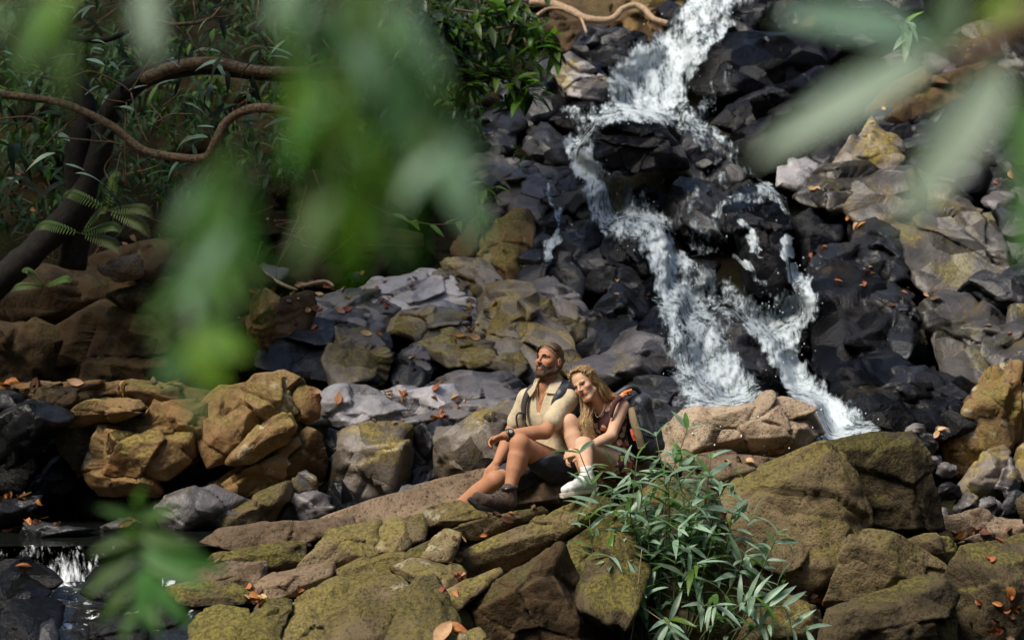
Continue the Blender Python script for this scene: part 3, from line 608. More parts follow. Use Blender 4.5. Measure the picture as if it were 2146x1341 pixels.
# ------------------------------------------------------------------ water
def foam_mat(name, cover, su, sv, edge=0.35):
    """white water: broken by holes that stretch along the flow (flow coordinates in metres)"""
    m = NT(name); uv = m.n("ShaderNodeUVMap", uv_map="flow"); mp = m.n("ShaderNodeVectorMath", operation='MULTIPLY')
    mp.inputs[1].default_value = (su, sv, 1); m.l(uv.outputs[0], mp.inputs[0])
    n1 = m.noise(mp.outputs[0], 1.0, 5, 0.66, 0.5)
    mp2 = m.n("ShaderNodeVectorMath", operation='MULTIPLY'); mp2.inputs[1].default_value = (5.0, 3.2, 1); m.l(uv.outputs[0], mp2.inputs[0])
    n2 = m.noise(mp2.outputs[0], 1.6, 5, 0.7, 0.8)
    at = m.n("ShaderNodeAttribute", attribute_name="edge")
    f = m.math('ADD', m.math('MULTIPLY', n1, 0.52), m.math('MULTIPLY', n2, 0.48))
    f = m.math('SUBTRACT', f, m.math('MULTIPLY', at.outputs["Fac"], edge))
    a = m.math('MULTIPLY', m.ramp(f, 0.47 - cover * 0.25, 0.66 - cover * 0.25), 0.9)
    col = m.mix(m.ramp(n2, 0.3, 0.62), (.55, .61, .63), (.84, .88, .90))
    m.l(col, m.b.inputs["Base Color"]); m.b.inputs["Roughness"].default_value = 0.55
    m.b.inputs["Specular IOR Level"].default_value = 0.3
    m.l(a, m.b.inputs["Alpha"])
    m.l(m.bump(n2, 0.6, 0.03), m.b.inputs["Normal"])
    return m.m
DROP = NT("water_drop"); DROP.b.inputs["Base Color"].default_value = (.85, .9, .92, 1); DROP.b.inputs["Roughness"].default_value = .3; DROP = DROP.m

def water_mesh(name, parts, mat):
    Vs, Fs, Us, Es, k = [], [], [], [], 0
    for V, F, U, E_ in parts: Vs.append(V); Fs.append(F + k); Us.append(U); Es.append(E_); k += len(V)
    V = np.concatenate(Vs); F = np.concatenate(Fs); U = np.concatenate(Us); E_ = np.concatenate(Es)
    me = mesh_np(name, V, F)
    uvl = me.uv_layers.new(name="flow"); uvl.data.foreach_set("uv", U[F.ravel()].astype(np.float32).ravel())
    a = me.attributes.new("edge", 'FLOAT', 'POINT'); a.data.foreach_set("value", E_.astype(np.float32))
    me.materials.append(mat); return me

# the falls: one broken skin of white water lying on the rocks, dense where the flow runs
STROKES = [
 [(1580,-60,110,.9),(1500,0,85,1),(1450,45,75,1),(1420,90,95,1),(1375,140,130,1.05),(1352,180,160,1.05),(1345,208,140,1),(1345,222,110,.85)],
 [(1530,50,30,.9),(1490,80,40,.9),(1460,95,55,.95),(1430,150,60,.9),(1395,195,80,1),(1410,232,70,.9)],
 [(1180,235,18,.8),(1240,248,28,.95),(1310,238,60,.95)], [(1290,222,50,.9),(1350,230,44,.95),(1430,255,28,.85)],
 [(1240,255,85,.7),(1220,290,75,.8),(1208,330,50,1),(1215,350,44,1)], [(1225,280,30,.8),(1262,262,30,.7)],
 [(1222,345,40,1.05),(1258,375,72,1.05),(1285,420,115,.92),(1320,455,130,.92),(1360,482,90,1),(1385,520,65,1.05),(1400,570,75,1.05),(1422,620,100,.95),(1452,700,140,.92),(1482,770,150,.98),(1512,840,170,1.02),(1535,920,190,1)],
 [(1400,540,50,1),(1450,580,75,.85),(1500,612,80,.8),(1550,642,75,.8),(1600,682,75,1),(1640,740,65,1.05),(1680,810,70,1.05),(1720,870,110,1.05),(1770,892,100,1),(1810,930,90,.9)],
 [(1440,600,110,.7),(1500,650,140,.62),(1540,720,160,.50),(1560,800,140,.40),(1590,870,130,.45)],
 [(1648,508,28,1.05),(1652,550,17,.95),(1665,575,30,.95),(1682,597,50,1),(1668,640,85,1.02),(1640,690,85,1)],
 [(1545,538,11,.9),(1580,575,14,1),(1614,620,14,.9)], [(1552,468,22,.85),(1576,490,24,.9),(1592,540,10,.8)],
 [(1505,445,26,.95),(1530,420,24,.95),(1562,412,36,.6),(1612,400,44,.9),(1645,430,18,.8),(1668,466,10,.7)],
 [(1440,262,50,.85),(1470,300,120,.52),(1470,380,140,.47),(1450,450,120,.45),(1480,492,95,.74),(1465,530,120,.48)],
 [(1440,262,40,.8),(1500,290,55,.75),(1560,350,48,.62),(1595,385,40,.55)], [(1455,330,22,.7),(1445,420,24,.7),(1440,470,20,.6)], [(1505,330,16,.7),(1520,400,18,.6)],
 [(1400,340,10,.6),(1380,390,12,.62)], [(1360,350,8,.6),(1352,400,10,.6)], [(1560,20,60,.55),(1610,60,55,.5),(1660,40,40,.45)], [(1540,130,16,.5),(1500,190,40,.62),(1460,240,40,.7)],
 [(1150,388,10,.9),(1153,415,12,.9),(1168,445,12,.9),(1172,470,18,.85)], [(1172,488,20,.95),(1152,510,20,1),(1143,545,12,.9)], [(1200,470,60,.55),(1250,480,40,.5)]]
sx = np.arange(1120, 1860, 4.0); sy = np.arange(-60, 940, 4.0); SX, SY = np.meshgrid(sx, sy)
wp = np.stack([SX.ravel() / 26.0, SY.ravel() / 26.0, np.zeros(SX.size)], 1)
QX = SX.ravel() + 13 * fbm(wp, 3); QY = SY.ravel() + 13 * fbm(wp + 40, 3)
den = np.zeros(SX.size)
for st in STROKES:
    for (xa, ya, wa, da), (xb, yb, wb_, db_) in zip(st[:-1], st[1:]):
        bx, by = xb - xa, yb - ya; t = np.clip(((QX - xa) * bx + (QY - ya) * by) / (bx * bx + by * by), 0, 1)
        r = np.hypot(QX - xa - t * bx, QY - ya - t * by) / ((wa + (wb_ - wa) * t) * .44); v = (da + (db_ - da) * t) * np.clip(1.28 - .45 * r ** 2.2, 0, 1)
        den = np.maximum(den, v)
den *= 1 - np.clip(1.5 - 1.3 * np.hypot((QX - 1332) / 96, (QY - 308) / 54) ** 3, 0, 1)
den = den.reshape(SX.shape)
bpy.context.view_layer.update(); dg0 = bpy.context.evaluated_depsgraph_get(); o0 = Vector((0, 0, CAMZ)); DEP = np.full(SX.shape, np.nan)
for i in range(SX.shape[0]):
    for j in range(SX.shape[1]):
        if den[max(0, i - 4):i + 5, max(0, j - 4):j + 5].max() < .2: continue
        ok, loc, *_ = S.ray_cast(dg0, o0, (P(SX[i, j], SY[i, j], 10) - o0).normalized())
        if ok: DEP[i, j] = loc.y
fillv = dB(SY); DEP = np.where(np.isnan(DEP), fillv, np.clip(DEP, fillv - 1.1, fillv + .6))
def shift_stack(A, r):
    Z = np.pad(A, r, mode='edge'); return [Z[a:a + A.shape[0], b:b + A.shape[1]] for a in range(2 * r + 1) for b in range(2 * r + 1)]
mn = np.min(shift_stack(DEP, 2), axis=0)
for _ in range(2): mn = np.mean(shift_stack(mn, 2), axis=0)
DEP = np.minimum(mn, np.min(shift_stack(DEP, 1), axis=0)) - .05
DEP = np.mean(shift_stack(DEP, 1), axis=0) - .03 + .05 * fbm(wp * 1.4 + 7, 4).reshape(SX.shape)
WV = np.stack([(SX - 1073) / K * DEP, DEP, CAMZ - (SY - 670.5) / K * DEP], -1).reshape(-1, 3)
nxw = len(sx); q = (np.arange(len(sy) - 1)[:, None] * nxw + np.arange(nxw - 1)[None]).ravel(); WF_ = np.stack([q, q + 1, q + nxw + 1, q + nxw], 1)
dv_ = den.ravel(); WF_ = WF_[dv_[WF_].max(1) > .25]
def falls_mat():
    m = NT("white_water"); geo = m.n("ShaderNodeNewGeometry"); mp = m.n("ShaderNodeVectorMath", operation='MULTIPLY'); mp.inputs[1].default_value = (1.15, .35, .42); m.l(geo.outputs["Position"], mp.inputs[0])
    n1 = m.noise(mp.outputs[0], 7.0, 5, .68, .12); n2 = m.noise(mp.outputs[0], 30.0, 4, .65, .1)
    at = m.n("ShaderNodeAttribute", attribute_name="flow_amount"); nn = m.math('ADD', m.math('MULTIPLY', n1, .62), m.math('MULTIPLY', n2, .38))
    v = m.math('ADD', m.math('MULTIPLY', at.outputs["Fac"], .62), m.math('MULTIPLY', nn, 1.5))
    a = m.math('MULTIPLY', m.ramp(v, 1.14, 1.45), .92); m.l(a, m.b.inputs["Alpha"])
    m.l(m.mix(m.ramp(v, 1.15, 1.6), (.32, .38, .41), (.62, .68, .71)), m.b.inputs["Base Color"]); m.b.inputs["Roughness"].default_value = .5; m.b.inputs["Specular IOR Level"].default_value = .35
    m.l(m.bump(n1, .5, .08), m.b.inputs["Normal"]); return m.m
me = mesh_np("waterfall", WV, WF_); at_ = me.attributes.new("flow_amount", 'FLOAT', 'POINT'); at_.data.foreach_set("value", dv_.astype(np.float32))
bmw = bmesh.new(); bmw.from_mesh(me); bmesh.ops.delete(bmw, geom=[v for v in bmw.verts if not v.link_faces], context='VERTS'); bmw.to_mesh(me); bmw.free()
wf = obj("waterfall", me, falls_mat()); wf["kind"] = "structure"; wf["label"] = "white waterfall tumbling over black rocks behind the couple"
# drops thrown off the falls
rs = np.random.RandomState(11); J = Join(); oV, oF = ico(1); hot = np.argwhere(den > .85)
for i in range(420):
    a, b = hot[rs.randint(len(hot))]; x = sx[b] + rs.normal() * 26; y = sy[a] + rs.normal() * 22
    J.add(oV * rs.uniform(.002, .0065) * np.array([1, 1, rs.uniform(1, 1.8)]) + np.array(P(x, y, DEP[a, b] - rs.uniform(.1, .35))), oF)
sp = obj("spray", J.mesh("spray"), DROP); sp["kind"] = "stuff"; sp["label"] = "droplets of spray thrown off the waterfall"

# pool and stream on the left
def water_mat(name, rough, foam):
    m = NT(name); geo = m.n("ShaderNodeNewGeometry"); mp = m.n("ShaderNodeVectorMath", operation='MULTIPLY'); mp.inputs[1].default_value = (2.2, 1.0, 1)
    m.l(geo.outputs["Position"], mp.inputs[0])
    n1 = m.noise(mp.outputs[0], 2.2, 4, .6, 1.2); n2 = m.noise(mp.outputs[0], 9.0, 5, .65, .8)
    if foam:
        f = m.ramp(m.math('ADD', m.math('MULTIPLY', n1, .55), m.math('MULTIPLY', n2, .45)), .60 - foam, .67 - foam)
        m.l(m.mix(f, (.012, .013, .012), (.82, .86, .87)), m.b.inputs["Base Color"])
        m.l(m.math('ADD', m.math('MULTIPLY', f, .5), rough), m.b.inputs["Roughness"])
    else:
        m.b.inputs["Base Color"].default_value = (.010, .012, .010, 1); m.b.inputs["Roughness"].default_value = rough
    m.l(m.bump(m.math('ADD', n1, m.math('MULTIPLY', n2, .4)), .35 if foam else .08, .08), m.b.inputs["Normal"])
    return m.m
def sheet(name, x0, x1, y0, y1, zf, mat, n=60, m_=60, wob=0.015, fq=5.0):
    X, Y = np.meshgrid(np.linspace(x0, x1, n), np.linspace(y0, y1, m_)); Z = zf(X, Y)
    V = np.stack([X, Y, Z], -1).reshape(-1, 3); V[:, 2] += wob * fbm(V * fq, 4)
    i = (np.arange(m_ - 1)[:, None] * n + np.arange(n - 1)[None]).ravel()
    o = obj(name, mesh_np(name, V, np.stack([i, i + 1, i + n + 1, i + n], 1)), mat)
    o["kind"] = "structure"; return o
pool = sheet("pool", -9, -1.2, 12.78, 16.2, lambda x, y: 0.15 + 0 * x, water_mat("still_pool_water", .06, 0), wob=.004)
pool["label"] = "still dark pool at the foot of the brown ledge"
stream = sheet("stream", -6.5, -1.6, 8.5, 12.62, lambda x, y: np.interp(y, [8.5, 11, 12.6], [-.55, -.22, -.03]) + 0 * x, water_mat("rushing_stream_water", .10, .055), 160, 160, .05, 4.0)
stream["label"] = "dark stream with white riffles running between the rocks"
ca = []
for j, (xa, xb, l) in enumerate([(-30, 180, 0), (-30, 190, .03), (188, 245, .02), (60, 185, .05)]):
    n, nv = 26, 60; tt = np.linspace(0, 1, n); vv = np.linspace(0, 1, nv); T, Vv = np.meshgrid(tt, vv, indexing='ij')
    px = xa + (xb - xa) * Vv + 14 * T * (1 if j != 2 else -1); dd = 12.80 - l - .28 * T ** 1.3
    zz = 0.155 - .19 * T ** 1.6
    V = np.stack([(px - 1073) / K * dd, dd, zz], -1).reshape(-1, 3); V[:, 1] += .03 * fbm(V * np.array([12, 3, 2]) + j * 7, 3); V[:, 2] += .008 * fbm(V * 9 + j, 2)
    i = (np.arange(n - 1)[:, None] * nv + np.arange(nv - 1)[None]).ravel()
    ca.append((V, np.stack([i, i + 1, i + nv + 1, i + nv], 1), np.stack([px / K * 12.8, T * .25], -1).reshape(-1, 2) + j * 3.1, np.maximum(np.abs(Vv * 2 - 1) ** 6, (1 - T) * .35).reshape(-1)))
cas = obj("small_cascade", water_mesh("small_cascade", ca, foam_mat("cascade_streaks", .10, 26.0, 7.0)))
cas["kind"] = "structure"; cas["label"] = "low curtain of water spilling from the pool into the stream"
# ------------------------------------------------------------------ plants
def leaf_mat(name, c, c2=None, gloss=.35, trans=.35, var=.25, spec=.5):
    m = NT(name); oi = m.n("ShaderNodeObjectInfo"); geo = m.n("ShaderNodeNewGeometry")
    nz = m.noise(geo.outputs["Position"], 18.0, 3, .6)
    col = m.mix(m.ramp(nz, .35, .65), c, c2 or tuple(x * .7 for x in c))
    hs = m.n("ShaderNodeHueSaturation"); m.l(col, hs.inputs["Color"])
    m.l(m.math('ADD', m.math('MULTIPLY', oi.outputs["Random"], var * 2), 1 - var), hs.inputs["Value"])
    m.l(m.math('ADD', m.math('MULTIPLY', oi.outputs["Random"], .04), .48), hs.inputs["Hue"])
    m.l(hs.outputs[0], m.b.inputs["Base Color"]); m.b.inputs["Roughness"].default_value = 1 - gloss - .2
    m.b.inputs["Specular IOR Level"].default_value = spec
    tr = m.n("ShaderNodeBsdfTranslucent"); m.l(m.mix(1.0, hs.outputs[0], (1.2, 1.5, .5), 'MULTIPLY'), tr.inputs["Color"])
    mx = m.n("ShaderNodeMixShader"); mx.inputs[0].default_value = trans
    out = m.t.nodes["Material Output"]; m.l(m.b.outputs[0], mx.inputs[1]); m.l(tr.outputs[0], mx.inputs[2]); m.l(mx.outputs[0], out.inputs[0])
    return m.m
LM = {'shrub': leaf_mat("grey_green_leaf", (.25, .36, .26), (.17, .27, .18), .36, .30, .34),
      'shade': leaf_mat("leaf_painted_shade", (.020, .042, .020), (.013, .028, .014), .22, .3, .25, .2),  # darker leaf copy, its shade put into the colour
      'bright': leaf_mat("bright_green_leaf", (.13, .24, .022), (.07, .15, .02), .4, .45),
      'near': leaf_mat("fresh_green_leaf", (.19, .38, .12), (.14, .31, .08), .30, .6),
      'lime': leaf_mat("lime_green_leaf", (.22, .40, .015), (.18, .34, .012), .3, .5),
      'pale': leaf_mat("silvery_green_leaf", (.42, .55, .42), (.36, .50, .36), .4, .4, .1),
      'mint': leaf_mat("pale_mint_leaf", (.32, .50, .36), (.26, .42, .28), .4, .5, .15),
      'dead': leaf_mat("fallen_orange_leaf", (.42, .15, .045), (.30, .085, .03), .2, .2, .35),
      'tan': leaf_mat("fallen_tan_leaf", (.50, .30, .16), (.38, .20, .10), .2, .2, .3),
      'brown': leaf_mat("withered_brown_leaf", (.12, .05, .02), (.07, .03, .015), .2, .2, .3),
      'fern': leaf_mat("fern_green", (.12, .19, .03), (.08, .14, .025), .3, .4)}
def bark_mat(name, c1, c2, scale=30):
    m = NT(name); geo = m.n("ShaderNodeNewGeometry"); n1 = m.noise(geo.outputs["Position"], scale, 4, .7); n2 = m.noise(geo.outputs["Position"], 5, 3)
    col = m.mix(m.ramp(n1, .38, .62), c1, c2); col = m.mix(m.math('MULTIPLY', m.ramp(n2, .5, .7), .5), col, tuple(x * .5 for x in c1))
    m.l(col, m.b.inputs["Base Color"]); m.b.inputs["Roughness"].default_value = .85; m.l(m.bump(n1, .8, .015), m.b.inputs["Normal"]); return m.m
BARK = bark_mat("speckled_bark", (.07, .046, .026), (.21, .145, .08), 42); DARKBARK = bark_mat("dark_bark", (.010, .008, .006), (.024, .018, .012), 18)
TWIG = bark_mat("twig_bark", (.10, .06, .035), (.17, .11, .06)); ROOT = bark_mat("pale_root_bark", (.30, .20, .12), (.42, .30, .19)); STEMG = bark_mat("green_stem", (.06, .08, .03), (.09, .11, .04))

def leaf_verts(L=1.0, W=.2, bend=.25, fold=.25, n=7, tip=1.0, twist=0.0):
    V = []; F = []
    for i in range(n + 1):
        t = i / n; w_ = W * .5 * (math.sin(math.pi * min(1, t ** .8 * .97 + .03)) ** .85) * (1 if i < n else 0) + .002
        x = t * L; z = -bend * t * t * L; a = twist * t
        for s in (-1, 0, 1):
            yy = s * w_; zz = z + abs(s) * w_ * fold
            V.append((x, yy * math.cos(a) - (zz - z) * math.sin(a), z + yy * math.sin(a) + (zz - z) * math.cos(a)))
    for i in range(n):
        for s in (0, 1): q = i * 3 + s; F.append((q, q + 3, q + 4, q + 1))
    return np.array(V), F
_lm = {}
def leaf_mesh(kind, var, W=.2):
    k = (kind, var, W)
    if k not in _lm:
        rr = random.Random(hash((var, 3)) & 999)
        if kind in ('dead', 'tan', 'brown'): V, F = leaf_verts(1, .46 + .1 * var, [.1, -.35, .5][var % 3], [.5, .3, .8][var % 3], 6, twist=[.3, -.8, .9][var % 3])
        else: V, F = leaf_verts(1, W, [.12, .32, .55, .22][var % 4], [.30, .45, .2, .6][var % 4], 7, twist=[0, .4, -.5, .2][var % 4])
        me = poly_mesh("leaf", V, F); me.materials.append(LM[kind]); _lm[k] = me
    return _lm[k]
def leaf_matrix(pos, dirv, up, size, roll=0.0):
    x = Vector(dirv).normalized(); u = Vector(up); z = (u - x * u.dot(x))
    if z.length < 1e-3: z = x.orthogonal()
    z.normalize(); y = z.cross(x)
    R = Matrix((x, y, z)).transposed().to_4x4() @ Matrix.Rotation(roll, 4, 'X')
    return Matrix.Translation(pos) @ R @ Matrix.Diagonal((size, size, size, 1))
def put_leaf(parent, base, kind, var, pos, dirv, up, size, roll=0.0, W=.2, name="leaf"):
    o = bpy.data.objects.new(name, leaf_mesh(kind, var, W)); C.objects.link(o)
    if parent is not None: o.parent = parent
    o.matrix_local = Matrix.Translation(-Vector(base)) @ leaf_matrix(pos, dirv, up, size, roll)
    return o
def stem_part(root, base, pts, r0, r1, mat, name="stem", sides=6, bump=0.0, per=6):
    me = tube_mesh(name, [Vector(p) - Vector(base) for p in pts], [r0, (r0 + r1) / 2, r1], sides, per, bump)
    return obj(name, me, mat, root)
def along(pts, per=10):
    c = catmull(pts, per); t = np.gradient(c, axis=0); t /= np.linalg.norm(t, axis=1)[:, None]; return c, t
R3 = random.Random(21)
def rvec(s=1.0): return Vector((R3.gauss(0, s), R3.gauss(0, s), R3.gauss(0, s)))
CAMV = Vector((0, -1, .25))

# --- leafy shrub in front of the seat
base = P(1420, 1400, 12.0); shrub = tag(empty("shrub", base), "leafy shrub with narrow grey green leaves in front of the couple", "shrub")
tips = [(1215,950,12.15),(1375,915,12.25),(1440,900,12.3),(1490,960,12.2),(1510,1020,12.1),(1290,1030,12.05),(1235,1085,11.95),(1400,1000,12.0),(1450,1060,11.9),(1535,1075,12.0),(1360,1100,11.85),(1275,1165,11.8),(1560,1160,11.8),(1630,1120,11.8),(1580,1250,11.6),(1640,1270,11.55),(1460,1180,11.75),(1340,1240,11.7),(1500,1270,11.6),(1690,1320,11.5),(1400,1310,11.6),(1335,960,12.15),(1410,950,12.1),(1465,1000,12.1),(1340,1010,12.0),(1420,1110,11.85),(1500,1120,11.9),(1320,1075,11.9)]
nleaf = 0; extra = Join()
for k, (tx, ty, td) in enumerate(tips):
    tip = P(tx, ty, td); b0 = P(1400 + (tx - 1400) * .35 + R3.uniform(-30, 30), 1395, 11.9)
    mid = b0.lerp(tip, .6) + Vector((R3.uniform(-.08, .08), R3.uniform(-.05, .1), .12))
    pts = [b0, b0.lerp(mid, .5) + rvec(.02), mid, tip]
    st = stem_part(shrub, base, pts, .008, .003, STEMG)
    c, t = along(pts, 10); n = len(c)
    whorls = 8
    for i in range(whorls):
        f = .42 + .58 * i / (whorls - 1); j = min(n - 1, int(f * (n - 1))); pos = Vector(c[j]); tg = Vector(t[j])
        nl = 2 if i < whorls - 1 else 3; a0 = i * 2.0 + R3.uniform(0, 1)
        s1 = tg.orthogonal().normalized(); s2 = tg.cross(s1)
        for q in range(nl):
            a = a0 + q * 6.283 / nl + R3.uniform(-.3, .3)
            side = s1 * math.cos(a) + s2 * math.sin(a)
            dv = side * .9 + tg * R3.uniform(.35, .9) + Vector((0, -.15, -.12))
            size = R3.uniform(.12, .22) * (1.0 if i > 1 else .8)
            if nleaf < 290 and i >= 3 or (i == whorls - 1 and nleaf < 298):
                put_leaf(st, base, 'bright' if R3.random() < .07 else 'shrub', R3.randrange(4), pos, dv, (side * -.2 + Vector((0, -.35, 1))), size, R3.uniform(-.4, .4), .19); nleaf += 1
            else:
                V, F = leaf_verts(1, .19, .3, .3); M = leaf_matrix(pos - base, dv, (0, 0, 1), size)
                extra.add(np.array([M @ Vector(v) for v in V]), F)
for i in range(560):            # inner foliage low in the shrub, shade put into its darker colour
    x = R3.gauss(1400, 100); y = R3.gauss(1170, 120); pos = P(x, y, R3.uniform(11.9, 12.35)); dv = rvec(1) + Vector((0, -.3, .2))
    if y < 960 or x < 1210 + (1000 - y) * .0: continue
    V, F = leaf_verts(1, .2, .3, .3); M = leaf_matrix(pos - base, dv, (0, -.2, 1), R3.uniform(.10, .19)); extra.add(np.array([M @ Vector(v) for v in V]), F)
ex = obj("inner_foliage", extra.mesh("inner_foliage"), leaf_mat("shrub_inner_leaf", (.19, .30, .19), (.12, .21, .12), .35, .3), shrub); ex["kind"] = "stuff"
stem_part(shrub, base, [P(1310,1400,11.6), P(1330,1290,11.6), P(1345,1150,11.65)], .004, .002, ROOT, "dry_stalk")
stem_part(shrub, base, [P(1280,1225,11.7), P(1330,1260,11.6), P(1405,1312,11.5)], .003, .002, ROOT, "dry_stalk")

# --- crooked tree on the shaded bank
def twig_thing(root, base, pts, r0, r1, mat=TWIG, name="twig", sides=6): return stem_part(root, base, pts, r0, r1, mat, name, sides)
tb = P(-40, 640, 15.6); tree = tag(empty("crooked_tree", tb), "crooked tree leaning over the shaded bank with snaking branches", "tree")
trunk = stem_part(tree, tb, [P(-60,640,15.5), P(60,535,15.5), P(160,430,15.6), P(205,330,15.6), P(230,240,15.5), P(300,165,15.3), P(420,138,15.2), P(530,152,15.1), P(640,158,15.0), P(760,150,15.0)], .12, .045, DARKBARK, "trunk", 14, .12, 8)
br = stem_part(tree, tb, [P(-40,195,14.8), P(60,205,14.8), P(140,220,14.8), P(235,265,14.8), P(300,315,14.8), P(370,330,14.8), P(430,330,14.75), P(450,300,14.7), P(478,252,14.7), P(530,228,14.65), P(590,232,14.6), P(650,248,14.6)], .030, .036, BARK, "branch", 12, .10, 8)
stem_part(tree, tb, [P(300,168,15.2), P(360,142,15.1), P(450,132,15.0), P(540,150,14.95), P(650,152,14.9)], .048, .04, BARK, "branch", 12, .12, 8)
stem_part(tree, tb, [P(150,150,15.6), P(180,230,15.6), P(160,330,15.6), P(170,420,15.7), P(150,560,15.8)], .07, .12, DARKBARK, "trunk", 12, .12, 8)
stem_part(tree, tb, [P(100,70,15.4), P(210,85,15.3), P(270,65,15.3)], .03, .02, DARKBARK, "branch", 8, .1)
stem_part(tree, tb, [P(325,45,15.2), P(370,52,15.2), P(440,40,15.2), P(470,0,15.3)], .02, .012, BARK, "branch", 8, .1)
for q in [[(30,150),(130,165),(190,150),(250,175),(275,195)],[(275,195),(290,255),(310,300)],[(265,215),(262,300),(265,390)],[(262,215),(210,205),(160,175)],[(275,190),(300,150),(320,115)],
          [(30,280),(70,240),(110,205),(145,165)],[(80,320),(120,280),(165,250),(220,290),(250,305)],[(120,288),(200,296),(250,302),(330,345)],[(265,365),(310,355),(345,340)],[(262,390),(255,320),(240,380)],
          [(370,55),(410,100),(470,140)],[(0,120),(40,150),(90,160)],[(340,225),(370,200),(380,180)],[(310,215),(340,250),(330,270)],[(410,240),(360,240),(330,255)],[(480,0),(450,35),(500,30)],[(0,250),(60,245),(100,260)],[(230,380),(220,350),(250,310)],[(90,150),(60,100),(0,60)],[(40,20),(20,60),(0,90)]]:
    dd = R3.uniform(14.6, 15.1)
    stem_part(tree, tb, [P(x, y, dd + R3.uniform(-.05, .05)) for x, y in q], .007, .0045, TWIG, "twig", 5)
# leaves of the crooked tree, light and shade put into their colours
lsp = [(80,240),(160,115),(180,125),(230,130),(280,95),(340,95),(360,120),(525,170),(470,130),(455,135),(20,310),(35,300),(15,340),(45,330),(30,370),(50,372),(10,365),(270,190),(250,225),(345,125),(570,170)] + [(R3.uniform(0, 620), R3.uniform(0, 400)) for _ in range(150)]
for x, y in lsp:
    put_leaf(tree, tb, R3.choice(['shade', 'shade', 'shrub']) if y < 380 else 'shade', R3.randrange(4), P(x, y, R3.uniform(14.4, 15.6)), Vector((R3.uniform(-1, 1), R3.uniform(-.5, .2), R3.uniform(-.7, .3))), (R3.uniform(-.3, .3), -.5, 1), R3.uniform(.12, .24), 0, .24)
UG = leaf_mat("undergrowth_leaf", (.032, .066, .024), (.018, .040, .016), .2, .35, .25, .15); LMU = leaf_mat("undergrowth_leaf_painted_lit", (.085, .14, .035), (.05, .095, .03), .2, .4, .25, .2)  # second leaf is a lit copy, light put into its colour
for nm, lab, cnt, mt, fr in (("undergrowth", "dense dark undergrowth covering the shaded bank", 5600, UG, .2), ("lit_undergrowth", "scattered undergrowth leaves coloured lighter as if lit on the shaded bank", 1100, LMU, .7)):
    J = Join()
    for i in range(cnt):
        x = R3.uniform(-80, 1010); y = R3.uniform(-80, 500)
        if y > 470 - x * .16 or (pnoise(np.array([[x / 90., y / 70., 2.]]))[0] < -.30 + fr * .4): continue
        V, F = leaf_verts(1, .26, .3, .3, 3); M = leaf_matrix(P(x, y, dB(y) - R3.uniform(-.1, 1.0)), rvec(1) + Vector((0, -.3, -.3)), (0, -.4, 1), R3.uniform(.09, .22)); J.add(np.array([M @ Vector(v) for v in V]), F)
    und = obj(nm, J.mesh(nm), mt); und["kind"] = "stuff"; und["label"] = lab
J = Join()
for i in range(220):
    x = R3.uniform(-40, 900); y = R3.uniform(-20, 520); p0 = P(x, y, dB(y) - R3.uniform(0, .7)); p1 = p0 + rvec(.22) + Vector((0, 0, -.1)); V, F = tube([p0, p0.lerp(p1, .5) + rvec(.03), p1], [.005, .004, .002], 4); J.add(V, F)
tg_ = obj("bare_twigs", J.mesh("bare_twigs"), TWIG); tg_["kind"] = "stuff"; tg_["label"] = "tangle of bare twigs on the shaded bank"

J = Join()                      # crown added above the picture, unseen, to shade the bank
for i in range(5200):
    a = R3.uniform(0, 6.283); r_ = math.sqrt(R3.random()); p_ = Vector((-5.6 + 3.6 * r_ * math.cos(a), 14.0 + 2.6 * r_ * math.sin(a), 8.0 + R3.gauss(0, .5)))
    if pnoise(np.array([[p_.x * .9, p_.y * .9, 3.0]]))[0] < -.22: continue
    V, F = leaf_verts(1, .34, .3, .3, 2); M = leaf_matrix(p_ - tb, rvec(1), (0, 0, 1), R3.uniform(.18, .34)); J.add(np.array([M @ Vector(v) for v in V]), F)
cr = obj("crown", J.mesh("crown"), LM['bright'], tree); cr["kind"] = "stuff"
stem_part(tree, tb, [P(-40,195,14.8), Vector((-5.2, 14.6, 4.6)), Vector((-5.6, 14.2, 7.0)), Vector((-5.2, 13.8, 8.2))], .05, .03, DARKBARK, "branch", 8)

# --- ferns
def fern(loc, fronds, size, label):
    root = tag(empty("fern", loc), label, "fern", "ferns on the shaded bank")
    for a, el in fronds:
        d0 = Vector((math.cos(a) * math.cos(el), -.35, math.sin(el))).normalized(); pts = [Vector((0, 0, 0)), d0 * size * .5, d0 * size * .8 + Vector((0, 0, -.06 * size)), d0 * size + Vector((0, 0, -.25 * size))]
        c, t = along(pts, 8); J = Join(); V, F = tube(c, np.linspace(.004, .001, len(c)), 4); J.add(V, F)
        for i in range(2, len(c)):
            L = size * .20 * math.sin(math.pi * (i / len(c)) ** .7) + .01; tg = Vector(t[i]); s = tg.cross(Vector((0, -.6, .8))).normalized()
            for sg in (-1, 1):
                V, F = leaf_verts(1, .17, .25, .2, 4); M = leaf_matrix(Vector(c[i]), s * sg + tg * .35, (0, -.6, .8), L); J.add(np.array([M @ Vector(v) for v in V]), F)
        obj("frond", J.mesh("frond"), LM['fern'], root)
fern(P(225,440,14.9), [(0.1,.1),(2.8,.5),(1.2,.9),(-.3,-.3)], .38, "lit fern spreading to the right below the snaking branch")
fern(P(170,490,15.0), [(0.2,.3),(.9,.6),(2.6,.3),(-.2,-.2)], .36, "fern with drooping fronds beside the leaning trunk")
fern(P(95,600,15.2), [(.3,.4),(2.2,.6),(3.0,.1)], .25, "small fern rooted under the leaning trunk")

